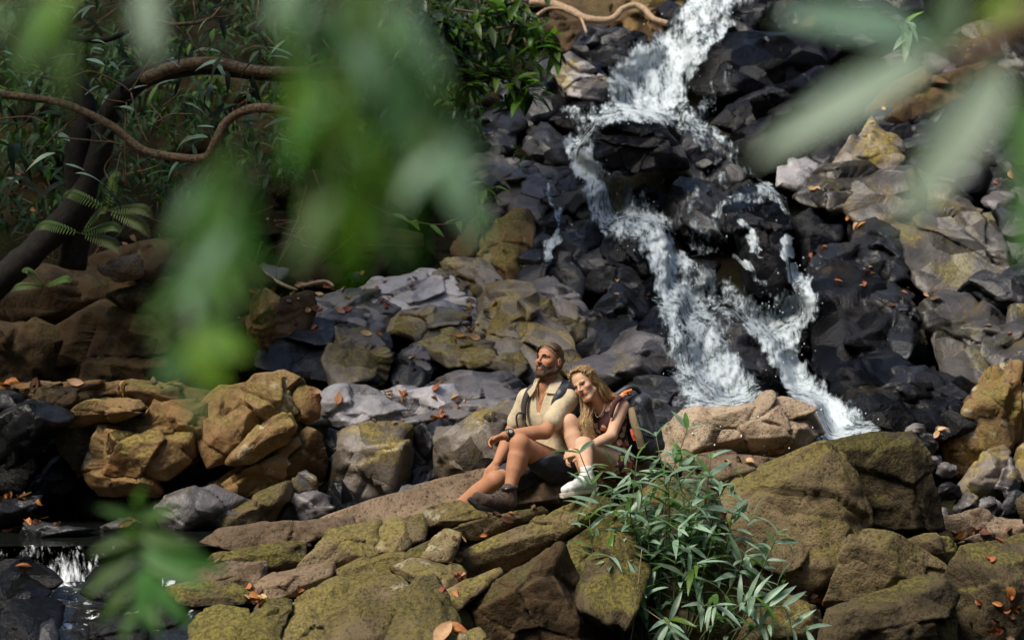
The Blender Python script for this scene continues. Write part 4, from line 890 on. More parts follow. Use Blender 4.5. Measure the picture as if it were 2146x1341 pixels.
# --- bright bush over the rockfall
bb = P(960, 60, 17.5); bush = tag(empty("bush", bb), "bush with glossy bright green leaves hanging over the rockfall", "bush")
bst = [[(900,40),(980,70),(1060,100),(1150,75)],[(950,170),(1000,175),(1045,150),(1120,120)],[(900,100),(980,130),(1060,165),(1110,190)],[(950,20),(1030,30),(1090,20)],[(1060,160),(1090,175),(1080,210)],[(860,60),(930,110),(980,160)],[(850,20),(900,60),(960,90)],[(1040,60),(1110,60),(1165,110)],[(990,180),(960,215),(930,235)]]
nb = 0
for q in bst:
    pts = [P(x, y, 17.2 + R3.uniform(-.2, .2)) for x, y in q]; st = stem_part(bush, bb, pts, .012, .005, TWIG); c, t = along(pts, 12)
    for j in range(6, len(c)):
        for q2 in range(1 if len(c) > 30 else 2):
            if nb >= 290: break
            right = q[-1][0] > 1040
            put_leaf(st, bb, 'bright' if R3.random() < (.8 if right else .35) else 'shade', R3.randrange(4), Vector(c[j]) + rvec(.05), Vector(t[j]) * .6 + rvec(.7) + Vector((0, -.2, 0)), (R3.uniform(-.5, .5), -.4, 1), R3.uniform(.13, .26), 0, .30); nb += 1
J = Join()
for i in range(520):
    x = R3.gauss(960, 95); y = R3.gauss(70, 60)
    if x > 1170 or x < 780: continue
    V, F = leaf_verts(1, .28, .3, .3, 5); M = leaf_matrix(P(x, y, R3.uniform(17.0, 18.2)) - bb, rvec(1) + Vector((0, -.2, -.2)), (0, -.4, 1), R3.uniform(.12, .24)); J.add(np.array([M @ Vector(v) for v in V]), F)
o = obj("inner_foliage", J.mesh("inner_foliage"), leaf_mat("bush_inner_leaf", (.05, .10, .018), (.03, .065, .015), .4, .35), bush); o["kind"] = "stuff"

def sprig(label, stems, kind, D, size, name="sprig", n=10, W=.28, wild=.6, mat=TWIG, r=.006, group=None):
    b = P(*stems[0][0], D); root = tag(empty(name, b), label, "branch", group)
    for q in stems:
        pts = [P(x, y, D + R3.uniform(-.05, .05)) for x, y in q]; st = stem_part(root, b, pts, r, r * .5, mat); c, t = along(pts, 10)
        for i in range(n):
            j = int((.25 + .75 * i / max(1, n - 1)) * (len(c) - 1)); put_leaf(st, b, kind, R3.randrange(4), Vector(c[j]), Vector(t[j]) * .7 + rvec(wild), (R3.uniform(-.4, .4), -.5, 1), size * R3.uniform(.7, 1.15), 0, W)
    return root
sprig("thin branch drooping over the amber block", [[(720,400),(820,450),(900,470),(960,465),(1012,448)],[(960,380),(1000,400),(1030,395)],[(985,390),(1000,430),(1005,460)]], 'bright', 16.6, .20, n=7)
sprig("tiny green seedling among the charcoal stones", [[(1075,335),(1078,322),(1080,312)],[(1075,345),(1088,342)]], 'bright', 18.2, .10, "seedling", 4)
sprig("pale leafy twig growing above the wide black shelf", [[(1860,60),(1900,50),(1930,80)],[(1870,40),(1900,60),(1905,80)]], 'pale', 16.0, .22, n=5)

# --- out-of-focus sprays hanging close to the lens
def spray(label, stems, D, n, size, kinds, W=.22, droop=.6, seed=0, mat=STEMG):
    rr = random.Random(seed); b = P(*stems[0][0], D); root = tag(empty("hanging_spray", b), label, "branch", "sprays of leaves hanging close to the lens")
    for q in stems:
        pts = [P(p[0], p[1], D * (1 + rr.uniform(-.04, .04))) for p in q]; st = stem_part(root, b, pts, .0022, .001, mat); c, t = along(pts, 10)
        for i in range(n):
            j = int((.12 + .88 * i / max(1, n - 1)) * (len(c) - 1)); sd = 1 if i % 2 else -1
            dv = Vector((sd * rr.uniform(.3, 1.0), rr.uniform(-.35, .35), -droop * rr.uniform(.5, 1.3))) + Vector(t[j]) * .5
            put_leaf(st, b, rr.choice(kinds), rr.randrange(4), Vector(c[j]), dv, (rr.uniform(-.5, .5), -.7, 1), size * rr.uniform(.75, 1.2), rr.uniform(-.5, .5), W)
    return root
spray("dense blurred green spray hanging over the middle of the bank", [[(650,-80),(680,80),(700,240),(660,420)],[(760,-80),(780,120),(800,300),(770,450)],[(700,-60),(735,150),(725,330),(690,470)],[(840,-60),(870,120),(890,280),(850,430)],[(610,-60),(640,120),(630,260)],[(880,180),(925,260),(930,350)],[(790,-60),(830,60),(840,200)]], 1.42, 8, .058, ['near', 'near', 'mint', 'mint', 'lime', 'lime'], seed=3, W=.27, droop=.9)
spray("blurred green spray hanging in front of the dark wall", [[(520,300),(440,360),(400,480)],[(470,380),(430,500),(400,600)],[(540,350),(490,430),(480,500)]], 1.5, 8, .055, ['near', 'near', 'mint'], seed=5, droop=.9)
lb = P(440, 640, 1.7); lroot = tag(empty("hanging_spray", lb), "lime green blurred leaves in front of the dark wall and ledge", "branch", "sprays of leaves hanging close to the lens")
lst = stem_part(lroot, lb, [P(400,480,1.7), P(395,640,1.7), P(390,860,1.7)], .002, .001, STEMG)
for (x0, y0, x1, y1, kd, W) in [(400,690,520,740,'lime',.5),(395,720,470,815,'lime',.5),(392,740,330,800,'near',.4),(415,560,395,690,'pale',.22),(440,520,420,620,'mint',.25),(395,800,420,890,'near',.3),(385,700,320,730,'near',.3)]:
    a, b_ = P(x0, y0, 1.7), P(x1, y1, 1.68); put_leaf(lst, lb, kd, 0, a, b_ - a, (0, -1, .4), (b_ - a).length, 0, W)
fb = P(290, 1400, 2.9); froot = tag(empty("hanging_spray", fb), "blurred feathery green frond rising in front of the stream", "branch", "sprays of leaves hanging close to the lens")
fst = stem_part(froot, fb, [P(298,1420,2.9), P(296,1250,2.9), P(292,1130,2.9), P(288,1040,2.9)], .003, .0015, STEMG)
for (x0, y0, x1, y1) in [(292,1090,220,1065),(292,1090,365,1062),(293,1120,200,1150),(293,1120,400,1140),(294,1150,180,1235),(294,1150,455,1180),(295,1180,300,1300),(295,1190,390,1300),(295,1190,215,1290),(296,1160,430,1225),(290,1060,290,1030),(293,1130,260,1105),(296,1230,330,1320),(296,1240,255,1330)]:
    a, b_ = P(x0, y0, 2.9), P(x1, y1, 2.86); put_leaf(fst, fb, 'near', R3.randrange(2), a, b_ - a, (0, -1, .3), (b_ - a).length * 1.05, 0, .24)
pb = P(1960, -60, 1.55); proot = tag(empty("hanging_branch", pb), "blurred branch with long silvery leaves over the right of the falls", "branch")
pst = stem_part(proot, pb, [P(2200,20,1.55), P(2120,60,1.55), P(2040,120,1.55), P(1960,120,1.55)], .012, .004, TWIG)
for (x0, y0, x1, y1, kd, W, D) in [(1960,110,1580,310,'pale',.20,1.45),(2110,140,1880,470,'pale',.24,1.4),(1930,70,1640,15,'mint',.30,1.6),(1960,110,2010,-40,'pale',.45,1.6),(2140,200,2150,420,'near',.3,1.5),(2146,380,2150,560,'near',.25,1.6),(2050,40,2160,0,'lime',.5,1.5),(2000,110,1900,60,'mint',.3,1.7)]:
    a, b_ = P(x0, y0, D), P(x1, y1, D * .98); put_leaf(pst, pb, kd, 0, a, b_ - a, (0, -1, .5), (b_ - a).length, 0, W)
tb2 = P(300, -60, 1.6); troot = tag(empty("hanging_branch", tb2), "blurred leaves dangling in front of the crooked tree", "branch")
tst = stem_part(troot, tb2, [P(-60,-40,1.6), P(120,-20,1.6), P(330,-60,1.6)], .004, .002, TWIG)
for (x0, y0, x1, y1, kd, W) in [(300,-30,318,125,'pale',.34),(100,-20,30,170,'near',.3),(120,20,135,210,'near',.25),(20,0,-30,80,'near',.3),(160,-40,70,90,'lime',.2),(610,-60,560,60,'mint',.3)]:
    a, b_ = P(x0, y0, 1.6), P(x1, y1, 1.58); put_leaf(tst, tb2, kd, 0, a, b_ - a, (0, -1, .5), (b_ - a).length, 0, W)
# ------------------------------------------------------------------ people
class Field:
    """smooth union of tapered limbs and ellipsoids on a grid, skinned as one surface"""
    def __init__(s, lo, hi, h):
        s.lo = np.array(lo, float); s.h = h; s.n = np.ceil((np.array(hi) - s.lo) / h).astype(int) + 1
        s.phi = np.full(s.n, 0.5, dtype=np.float32)
        s.ax = [s.lo[k] + h * np.arange(s.n[k], dtype=np.float32) for k in range(3)]
    def _box(s, lo, hi, pad):
        a = np.clip(np.floor((np.array(lo) - pad - s.lo) / s.h).astype(int), 0, s.n - 1); b = np.clip(np.ceil((np.array(hi) + pad - s.lo) / s.h).astype(int) + 1, 1, s.n)
        sl = tuple(slice(a[k], b[k]) for k in range(3))
        return sl, s.ax[0][sl[0]][:, None, None], s.ax[1][sl[1]][None, :, None], s.ax[2][sl[2]][None, None, :]
    def _put(s, sl, d, k, op):
        p = s.phi[sl]
        if op == 'add':
            hh = np.clip(.5 + .5 * (p - d) / k, 0, 1); s.phi[sl] = p * (1 - hh) + d * hh - k * hh * (1 - hh)
        else:
            hh = np.clip(.5 - .5 * (p + d) / k, 0, 1); s.phi[sl] = p * (1 - hh) + (-d) * hh + k * hh * (1 - hh)
    def cone(s, a, b, ra, rb, k=.012, op='add', g=0.0):
        a = np.array(tuple(a)); b = np.array(tuple(b)); ra += g; rb += g; m = max(ra, rb) + k + .02
        sl, X, Y, Z = s._box(np.minimum(a, b), np.maximum(a, b), m)
        ba = b - a; L = max(ba @ ba, 1e-9)
        t = np.clip(((X - a[0]) * ba[0] + (Y - a[1]) * ba[1] + (Z - a[2]) * ba[2]) / L, 0, 1)
        d = np.sqrt((X - a[0] - t * ba[0]) ** 2 + (Y - a[1] - t * ba[1]) ** 2 + (Z - a[2] - t * ba[2]) ** 2) - (ra + (rb - ra) * t)
        s._put(sl, d.astype(np.float32), k, op)
    def ell(s, c, R, M=None, k=.012, op='add', g=0.0):
        c = np.array(tuple(c)); R = np.array(R) + g; M = np.eye(3) if M is None else np.array([tuple(v) for v in M])
        m = R.max() + k + .02; sl, X, Y, Z = s._box(c, c, m); X = X - c[0]; Y = Y - c[1]; Z = Z - c[2]
        q = [X * M[i][0] + Y * M[i][1] + Z * M[i][2] for i in range(3)]
        k0 = np.sqrt(sum((q[i] / R[i]) ** 2 for i in range(3))); k1 = np.sqrt(sum((q[i] / R[i] ** 2) ** 2 for i in range(3))) + 1e-6
        s._put(sl, (k0 * (k0 - 1) / k1).astype(np.float32), k, op)
    def half(s, p, n, k=.006):          # keep the side the normal points away from
        n = Vector(n).normalized(); d = (s.ax[0][:, None, None] - p[0]) * n[0] + (s.ax[1][None, :, None] - p[1]) * n[1] + (s.ax[2][None, None, :] - p[2]) * n[2]
        s.phi = np.maximum(s.phi, d.astype(np.float32))
    def chain(s, pts, rad, k=.012, g=0.0):
        for i in range(len(pts) - 1): s.cone(pts[i], pts[i + 1], rad[i], rad[i + 1], k if i == 0 else .003, 'add', g)
    def skin(s):
        phi = s.phi; neg = phi < 0; n = s.n
        cnt = np.zeros(n - 1, dtype=np.int8); offs = [(i, j, k) for i in (0, 1) for j in (0, 1) for k in (0, 1)]
        for i, j, k in offs: cnt += neg[i:n[0] - 1 + i, j:n[1] - 1 + j, k:n[2] - 1 + k]
        idx = np.argwhere((cnt > 0) & (cnt < 8)); vid = np.full(n - 1, -1, dtype=np.int64); vid[tuple(idx.T)] = np.arange(len(idx))
        val = np.stack([phi[idx[:, 0] + i, idx[:, 1] + j, idx[:, 2] + k] for i, j, k in offs], 1); O = np.array(offs, float)
        acc = np.zeros((len(idx), 3)); w = np.zeros(len(idx))
        for a in range(8):
            for b in range(a + 1, 8):
                if np.abs(O[a] - O[b]).sum() != 1: continue
                va, vb = val[:, a], val[:, b]; m = (va < 0) != (vb < 0); t = np.where(m, va / np.where(m, va - vb, 1), 0)
                acc += np.where(m[:, None], O[a] + t[:, None] * (O[b] - O[a]), 0); w += m
        V = s.lo + s.h * (idx + acc / w[:, None]); F = []
        for axx in range(3):
            sh = [slice(1, n[k] - 1) for k in range(3)]; sh[axx] = slice(0, n[axx] - 1); sh2 = list(sh); sh2[axx] = slice(1, n[axx])
            a = neg[tuple(sh)]; b = neg[tuple(sh2)]; e = np.argwhere(a != b); base = np.array([1, 1, 1]); base[axx] = 0; e = e + base
            flip = neg[tuple(e.T)]; u, v = (axx + 1) % 3, (axx + 2) % 3; du = np.eye(3, dtype=int)[u]; dv = np.eye(3, dtype=int)[v]
            q = np.stack([vid[tuple((e - du - dv).T)], vid[tuple((e - dv).T)], vid[tuple(e.T)], vid[tuple((e - du).T)]], 1)
            q[~flip] = q[~flip][:, ::-1]; F.append(q[(q >= 0).all(1)])
        return V, np.concatenate(F)
def relax(V, F, it=2, f=.5):
    for _ in range(it):
        acc = np.zeros_like(V); w = np.zeros(len(V))
        for i in range(4):
            a, b = F[:, i], F[:, (i + 1) % 4]; np.add.at(acc, a, V[b]); np.add.at(acc, b, V[a]); np.add.at(w, a, 1); np.add.at(w, b, 1)
        V = V * (1 - f) + f * acc / np.maximum(w, 1)[:, None]
    return V
def normals(V, F):
    n = np.cross(V[F[:, 2]] - V[F[:, 0]], V[F[:, 3]] - V[F[:, 1]]); N = np.zeros_like(V)
    for i in range(4): np.add.at(N, F[:, i], n)
    return N / (np.linalg.norm(N, axis=1)[:, None] + 1e-12)

D0 = 13.0
def J_(px, py, dd=0.0): return P(px, py, D0 + dd)
class Frame:
    def __init__(s, o, f, u):
        s.o = Vector(o); s.f = Vector(f).normalized(); u = Vector(u); s.u = (u - s.f * u.dot(s.f)).normalized(); s.l = s.u.cross(s.f)
    def __call__(s, x, y, z): return s.o + s.l * x + s.f * y + s.u * z
    @property
    def M(s): return [s.l, s.f, s.u]
    def loc(s, V):
        d = V - np.array(tuple(s.o)); return np.stack([d @ np.array(tuple(a)) for a in (s.l, s.f, s.u)], 1)

def add_head(B, H, sc, jaw=1.0, g=0.0, fem=False):
    def e(c, R, k=.012, op='add'): B.ell(H(*[q * sc for q in c]), [q * sc for q in R], H.M, k * sc, op, g if op == 'add' else 0)
    def c(a, b, ra, rb, k=.008): B.cone(H(*[q * sc for q in a]), H(*[q * sc for q in b]), ra * sc, rb * sc, k * sc, 'add', g)
    e((0, -.012, .036), (.073, .094, .082)); e((0, .030, -.030), (.058, .062, .080), .02)
    e((0, .062, -.095), (.027 * jaw, .024, .022), .02)
    for s in (-1, 1):
        c((s * .052 * jaw, .0, -.062), (s * .018, .066, -.098), .020, .018, .015)
        e((s * .042, .058, -.018), (.022, .022, .018), .02)
        c((s * .010, .088 if fem else .090, .022), (s * .046, .072, .022), .005 if fem else .008, .005 if fem else .008, .012)
    for s in (-1, 1): e((s * .030, .100 if fem else .098, .006), (.016, .015, .010), .012, 'sub')
    c((0, .088, .016), (0, .112, -.022), .0075, .0105, .010)
    for s in (-1, 1): e((s * .011, .100, -.026), (.008, .010, .007), .006)
    c((-.020, .084, -.0525), (.020, .084, -.0525), .007, .007, .006); c((-.017, .083, -.0635), (.017, .083, -.0635), .0078, .0078, .006)
    for s in (-1, 1):
        B.ell(H(s * .076 * sc, -.014 * sc, -.006 * sc), (.009 * sc, .019 * sc, .031 * sc), H.M, .006, 'add', g)
        B.ell(H(s * .086 * sc, -.008 * sc, -.002 * sc), (.007 * sc, .010 * sc, .017 * sc), H.M, .004, 'sub')
def add_hand(B, wrist, fwd, palm_n, fingers, thumb, sc=1.0):
    """palm from the wrist along fwd; each finger is (spread, [bend per joint])"""
    f = Vector(fwd).normalized(); n = Vector(palm_n); n = (n - f * n.dot(f)).normalized(); s = n.cross(f)
    w = Vector(wrist); kn = w + f * .085 * sc
    for q in (-.026, -.009, .009, .026):
        B.cone(w + s * q * .6 * sc + f * .012, kn + s * q * sc, .013 * sc, .0115 * sc, .010)
    for i, (spread, bends) in enumerate(fingers):
        q = (-.028, -.0095, .0095, .027)[i]; L = (.080, .090, .083, .064)[i] * sc; p = kn + s * q * sc; ang = 0
        d = (f + s * spread).normalized(); seg = (L * .45, L * .31, L * .26)
        for j, bd in enumerate(bends):
            ang += bd; dv = d * math.cos(ang) + n * math.sin(ang); p2 = p + dv * seg[j]; B.cone(p, p2, (.0088, .0080, .0072)[j] * sc, (.0080, .0072, .0062)[j] * sc, .004); p = p2
    (a, b, c_) = thumb; p = w + f * .03 * sc - s * .028 * sc; d = (f * a - s * b + n * c_).normalized()
    p2 = p + d * .042 * sc; d2 = (d + f * .35 + n * .1).normalized(); p3 = p2 + d2 * .034 * sc
    B.cone(w + f * .015 * sc - s * .012 * sc, p2, .014 * sc, .0105 * sc, .008); B.cone(p2, p3, .0100 * sc, .0082 * sc, .004)

def skin_mat(name):
    m = NT(name); at = m.n("ShaderNodeVertexColor", layer_name="Col"); geo = m.n("ShaderNodeNewGeometry")
    n1 = m.noise(geo.outputs["Position"], 28, 4, .6)
    m.l(m.mix(m.math('MULTIPLY', m.ramp(n1, .35, .7), .28), at.outputs[0], m.mix(1.0, at.outputs[0], (.82, .62, .52), 'MULTIPLY')), m.b.inputs["Base Color"])
    m.b.inputs["Roughness"].default_value = .62; m.b.inputs["Subsurface Weight"].default_value = .12; m.b.inputs["Subsurface Radius"].default_value = (.012, .005, .003); m.b.inputs["Subsurface Scale"].default_value = .4
    m.b.inputs["Specular IOR Level"].default_value = .28; m.l(m.bump(m.noise(geo.outputs["Position"], 160, 2), .15, .004), m.b.inputs["Normal"]); return m.m
SKIN = skin_mat("skin")
def cloth_mat(name, c, c2=None, scale=60, rough=.9):
    m = NT(name); geo = m.n("ShaderNodeNewGeometry"); n1 = m.noise(geo.outputs["Position"], scale, 3, .6); n2 = m.noise(geo.outputs["Position"], 7, 3)
    col = m.mix(m.ramp(n1, .3, .7), c, c2 or tuple(x * .85 for x in c)); m.l(col, m.b.inputs["Base Color"]); m.b.inputs["Roughness"].default_value = rough
    m.b.inputs["Sheen Weight"].default_value = .15; m.l(m.bump(m.math('ADD', m.math('MULTIPLY', n2, .8), m.math('MULTIPLY', n1, .2)), .5, .02), m.b.inputs["Normal"]); return m.m
KHAKI = cloth_mat("khaki_cotton", (.54, .45, .30)); NAVY = cloth_mat("navy_cloth", (.012, .017, .030), (.02, .026, .042)); PACK = cloth_mat("black_nylon", (.010, .013, .020), (.026, .030, .040), 40, .5)
TANCL = cloth_mat("tan_webbing", (.36, .26, .15)); ORANGE = cloth_mat("orange_cord", (.75, .20, .03)); REDOR = cloth_mat("red_orange_tag", (.80, .10, .03)); GREYST = cloth_mat("grey_strap", (.035, .033, .032))
BOOT = cloth_mat("brown_suede", (.075, .042, .028), (.05, .028, .02)); SOLE = cloth_mat("black_rubber", (.012, .012, .013)); WHITE = cloth_mat("white_canvas", (.72, .72, .70)); CREAM = cloth_mat("cream_rubber", (.62, .57, .47))
BLACK = cloth_mat("black_plastic", (.008, .008, .009), None, 60, .35); STEEL = cloth_mat("grey_dial", (.35, .36, .38), None, 60, .3); GOLD = cloth_mat("thin_gold", (.6, .42, .18), None, 60, .3)
def floral():
    m = NT("floral_print"); geo = m.n("ShaderNodeNewGeometry"); nz = m.n("ShaderNodeTexNoise"); nz.inputs["Scale"].default_value = 22; m.l(geo.outputs["Position"], nz.inputs["Vector"])
    ad = m.n("ShaderNodeVectorMath", operation='MULTIPLY_ADD'); ad.inputs[1].default_value = (.03,) * 3; m.l(nz.outputs["Color"], ad.inputs[0]); m.l(geo.outputs["Position"], ad.inputs[2])
    v = m.n("ShaderNodeTexVoronoi"); v.inputs["Scale"].default_value = 24; m.l(ad.outputs[0], v.inputs["Vector"]); sp = m.n("ShaderNodeSeparateColor"); m.l(v.outputs["Color"], sp.inputs[0])
    fl = m.mix(sp.outputs[0], (.62, .32, .20), (.48, .07, .03)); fl = m.mix(m.ramp(sp.outputs[1], .6, .7), fl, (.55, .42, .30))
    on = m.math('MULTIPLY', m.ramp(v.outputs["Distance"], .55, .42), m.ramp(sp.outputs[2], .18, .28))
    m.l(m.mix(on, (.050, .014, .012), fl), m.b.inputs["Base Color"]); m.b.inputs["Roughness"].default_value = .85; return m.m
FLORAL = floral()
def hair_mat(name, a, b, rough=.5):
    m = NT(name); geo = m.n("ShaderNodeNewGeometry"); n1 = m.noise(geo.outputs["Position"], 90, 3, .7); n2 = m.noise(geo.outputs["Position"], 14, 2)
    m.l(m.mix(m.ramp(m.math('ADD', m.math('MULTIPLY', n1, .6), m.math('MULTIPLY', n2, .4)), .38, .62), a, b), m.b.inputs["Base Color"]); m.b.inputs["Roughness"].default_value = rough; m.l(m.bump(n1, .7, .01), m.b.inputs["Normal"]); return m.m
HAIRM = hair_mat("dark_blond_hair", (.055, .030, .016), (.20, .115, .06)); BEARDM = hair_mat("dark_beard", (.026, .013, .008), (.085, .042, .022), .7); HAIRW = hair_mat("honey_blonde_hair", (.28, .16, .065), (.66, .47, .24), .45)
BROWM = hair_mat("brow", (.03, .017, .01), (.05, .03, .02)); EYEW = NT("eye_white"); EYEW.b.inputs["Base Color"].default_value = (.6, .56, .53, 1); EYEW.b.inputs["Roughness"].default_value = .15; EYEW = EYEW.m
IRIS = NT("dark_iris"); IRIS.b.inputs["Base Color"].default_value = (.012, .010, .008, 1); IRIS.b.inputs["Roughness"].default_value = .1; IRIS = IRIS.m

def body_obj(B, label, base_rgb, paint, loc):
    V, F = B.skin(); V = relax(V, F, 3, .5); col = np.repeat(np.array([[*base_rgb, 1.0]]), len(V), 0); paint(V, col)
    me = mesh_np("person", V - np.array(tuple(loc)), F); ca = me.color_attributes.new("Col", 'FLOAT_COLOR', 'POINT'); ca.data.foreach_set("color", col.astype(np.float32).ravel())
    o = obj("person", me, SKIN, None, loc); tag(o, label, "person"); return o
def cloth(name, B, mat, parent, fold=.0, freq=14, seed=0, stretch=(1, 1, 1), it=3):
    V, F = B.skin(); V = relax(V, F, it, .5)
    if fold: V = V + normals(V, F) * (fold * fbm(V * np.array(stretch) * freq + seed, 3))[:, None]
    return obj(name, mesh_np(name, V - np.array(tuple(parent.location)), F), mat, parent)
def strip(name, pts, width, thick, nrm, mat, parent, per=8):
    """flat band following points; nrm gives the outward side at each point"""
    c = catmull(pts, per); t = np.gradient(c, axis=0); t /= np.linalg.norm(t, axis=1)[:, None]
    N = np.stack([np.interp(np.linspace(0, 1, len(c)), np.linspace(0, 1, len(nrm)), [Vector(q).normalized()[k] for q in nrm]) for k in range(3)], 1)
    N -= t * (N * t).sum(1)[:, None]; N /= np.linalg.norm(N, axis=1)[:, None]; S_ = np.cross(t, N); w = np.interp(np.linspace(0, 1, len(c)), np.linspace(0, 1, len(width)), width) if hasattr(width, '__len__') else np.full(len(c), width)
    V = []; F = []
    for i in range(len(c)):
        for a, b in ((-1, 0), (-.7, 1), (.7, 1), (1, 0)): V.append(c[i] + S_[i] * a * w[i] * .5 + N[i] * b * thick)
    for i in range(len(c) - 1):
        for j in range(4): k = (j + 1) % 4; F.append((i * 4 + j, i * 4 + k, i * 4 + 4 + k, i * 4 + 4 + j))
    F += [(0, 1, 2, 3), tuple(len(V) - 4 + q for q in (3, 2, 1, 0))]
    return obj(name, poly_mesh(name, [Vector(v) - (parent.location if parent else Vector()) for v in V], F), mat, parent)
def ball(name, c, r, mat, parent, sub=2, sc=(1, 1, 1)):
    V, F = ico(sub); return obj(name, mesh_np(name, V * r * np.array(sc) + np.array(tuple(Vector(c) - parent.location)), F), mat, parent)
def face_bits(person, H, sc, brow_mat, brow_r):
    for s in (-1, 1):
        e = ball("eye", H(s * .030 * sc, .0725 * sc, .005 * sc), .0118 * sc, EYEW, person)
        g = (H.f + H.l * .10).normalized(); ball("iris", H(s * .030 * sc, .0725 * sc, .006 * sc) + g * .0062 * sc, .0068 * sc, IRIS, person)
        pts = [H(s * .013 * sc, .0950 * sc, .0235 * sc), H(s * .030 * sc, .0915 * sc, .0275 * sc), H(s * .049 * sc, .074 * sc, .021 * sc)]
        obj("eyebrow", tube_mesh("eyebrow", [p - person.location for p in pts], [brow_r * .8, brow_r, brow_r * .5], 6, 5), brow_mat, person)
        pts = [H(s * .017 * sc, .0835 * sc, .008 * sc), H(s * .031 * sc, .0865 * sc, .0125 * sc), H(s * .045 * sc, .076 * sc, .007 * sc)]
        obj("eyelash", tube_mesh("eyelash", [p - person.location for p in pts], [.0014, .0030, .0016], 5, 5), BROWM, person)

# ---------------------------------------------------------------- the bearded man
mb = J_(1162, 1010, .05)
lo, hi = np.array(tuple(J_(925, 1100, -.8))), np.array(tuple(J_(1250, 700, .5)))
lo, hi = np.minimum(lo, hi) - .05, np.maximum(lo, hi) + .05
fM = Vector((-.64, -.77, 0)).normalized(); lM = Vector((.77, -.64, 0))
HM = Frame(J_(1151, 757, -.02), (-.63, -.74, .20), (.05, .1, 1))
chest, waist, pelv = J_(1149, 872, .03), J_(1155, 925, .06), J_(1163, 968, .06)
shL, elL, wrL = J_(1188, 838, -.10), J_(1143, 905, -.22), J_(1057, 913, -.34)
shR, elR, wrR = J_(1106, 836, .13), J_(1074, 902, .16), J_(1041, 970, -.10)
hipL, knL, anL = J_(1174, 982, -.04), J_(1090, 931, -.34), J_(1066, 1036, -.44)
hipR, knR, anR = J_(1138, 984, .12), J_(1038, 1006, -.22), J_(934, 1086, -.02)
def torso(B, g=0.0):
    CF = Frame(chest, fM, (0, 0, 1))
    B.ell(chest + Vector((0, 0, .03)), (.165, .112, .165), CF.M, .03, 'add', g); B.ell(waist, (.138, .100, .15), CF.M, .04, 'add', g); B.ell(pelv, (.150, .120, .125), CF.M, .04, 'add', g)
    B.cone(shL, shR, .058, .058, .04, 'add', g); B.cone(chest + Vector((0, 0, .12)), J_(1144, 812, 0), .095, .075, .03, 'add', g)
B = Field(lo, hi, .0046)
torso(B); B.cone(J_(1146, 830, .02), HM(0, -.02, -.06), .062, .054, .03)
add_head(B, HM, 1.0, 1.15)
def limb(B, a, b, r, k=.02, g=0.0):
    n = len(r); pts = [Vector(a).lerp(Vector(b), i / (n - 1)) for i in range(n)]; B.chain(pts, r, k, g)
limb(B, shL, elL, [.060, .056, .050, .044]); limb(B, elL, wrL, [.044, .047, .040, .029])
limb(B, shR, elR, [.058, .052, .044]); limb(B, elR, wrR, [.043, .046, .038, .028])
limb(B, hipL, knL, [.098, .090, .074, .058]); B.ell(knL + Vector((-.01, -.01, .004)), (.055, .055, .058), None, .03); limb(B, knL, anL, [.055, .062, .055, .042, .037])
B.ell(knL.lerp(anL, .32) + Vector((.03, .03, 0)), (.042, .042, .10), None, .03)
limb(B, hipR, knR, [.098, .085, .070, .058]); limb(B, knR, anR, [.060, .064, .052, .040])
add_hand(B, wrL, (-.85, -.15, -.30), (-.25, -.55, -.8), [(.05, (.55, .8, .5)), (.0, (.65, .9, .5)), (-.03, (.75, .9, .5)), (-.08, (.8, .9, .5))], (.8, .5, .5), .96)
add_hand(B, wrR, (-.50, -.32, -.62), (-.1, .75, -.6), [(-.30, (.10, .25, .2)), (-.08, (.15, .25, .2)), (.12, (.15, .25, .2)), (.32, (.15, .25, .2))][::-1], (.35, 1.0, .15), .98)
def paint_m(V, col):
    q = HM.loc(V); lip = (np.abs(q[:, 0]) < .021) & (q[:, 1] > .06) & (np.abs(q[:, 2] + .0595) < .0085); col[lip, :3] = (.40, .16, .11)
    ck = np.exp(-((np.abs(q[:, 0]) - .045) ** 2 + (q[:, 2] + .02) ** 2) / .0006) * (q[:, 1] > .02); col[:, :3] *= 1 - ck[:, None] * np.array([.02, .14, .18])
man = body_obj(B, "bearded man in khaki shirt and navy shorts seated on the slab, gazing upward", (.42, .205, .115), paint_m, mb)
face_bits(man, HM, 1.0, BROWM, .0042)
# beard
Bd = Field(np.array(tuple(HM.o)) - .16, np.array(tuple(HM.o)) + .16, .0035); add_head(Bd, HM, 1.0, 1.15, .0048)
Bd.half(HM(0, .05, -.044), HM.u + HM.f * .10); Bd.half(HM(0, -.012, -.05), -HM.f + HM.u * .25)
Bd.ell(HM(0, .098, -.0595), (.019, .03, .0095), HM.M, .004, 'sub')
Bd.cone(HM(-.022, .086, -.044), HM(.022, .086, -.044), .0085, .0085, .004)
for s in (-1, 1): Bd.cone(HM(s * .022, .086, -.044), HM(s * .030, .078, -.075), .0085, .010, .006); Bd.cone(HM(s * .068, .005, .0), HM(s * .060, .012, -.055), .008, .010, .006)
cloth("beard", Bd, BEARDM, man, .0022, 120, 3, it=1)
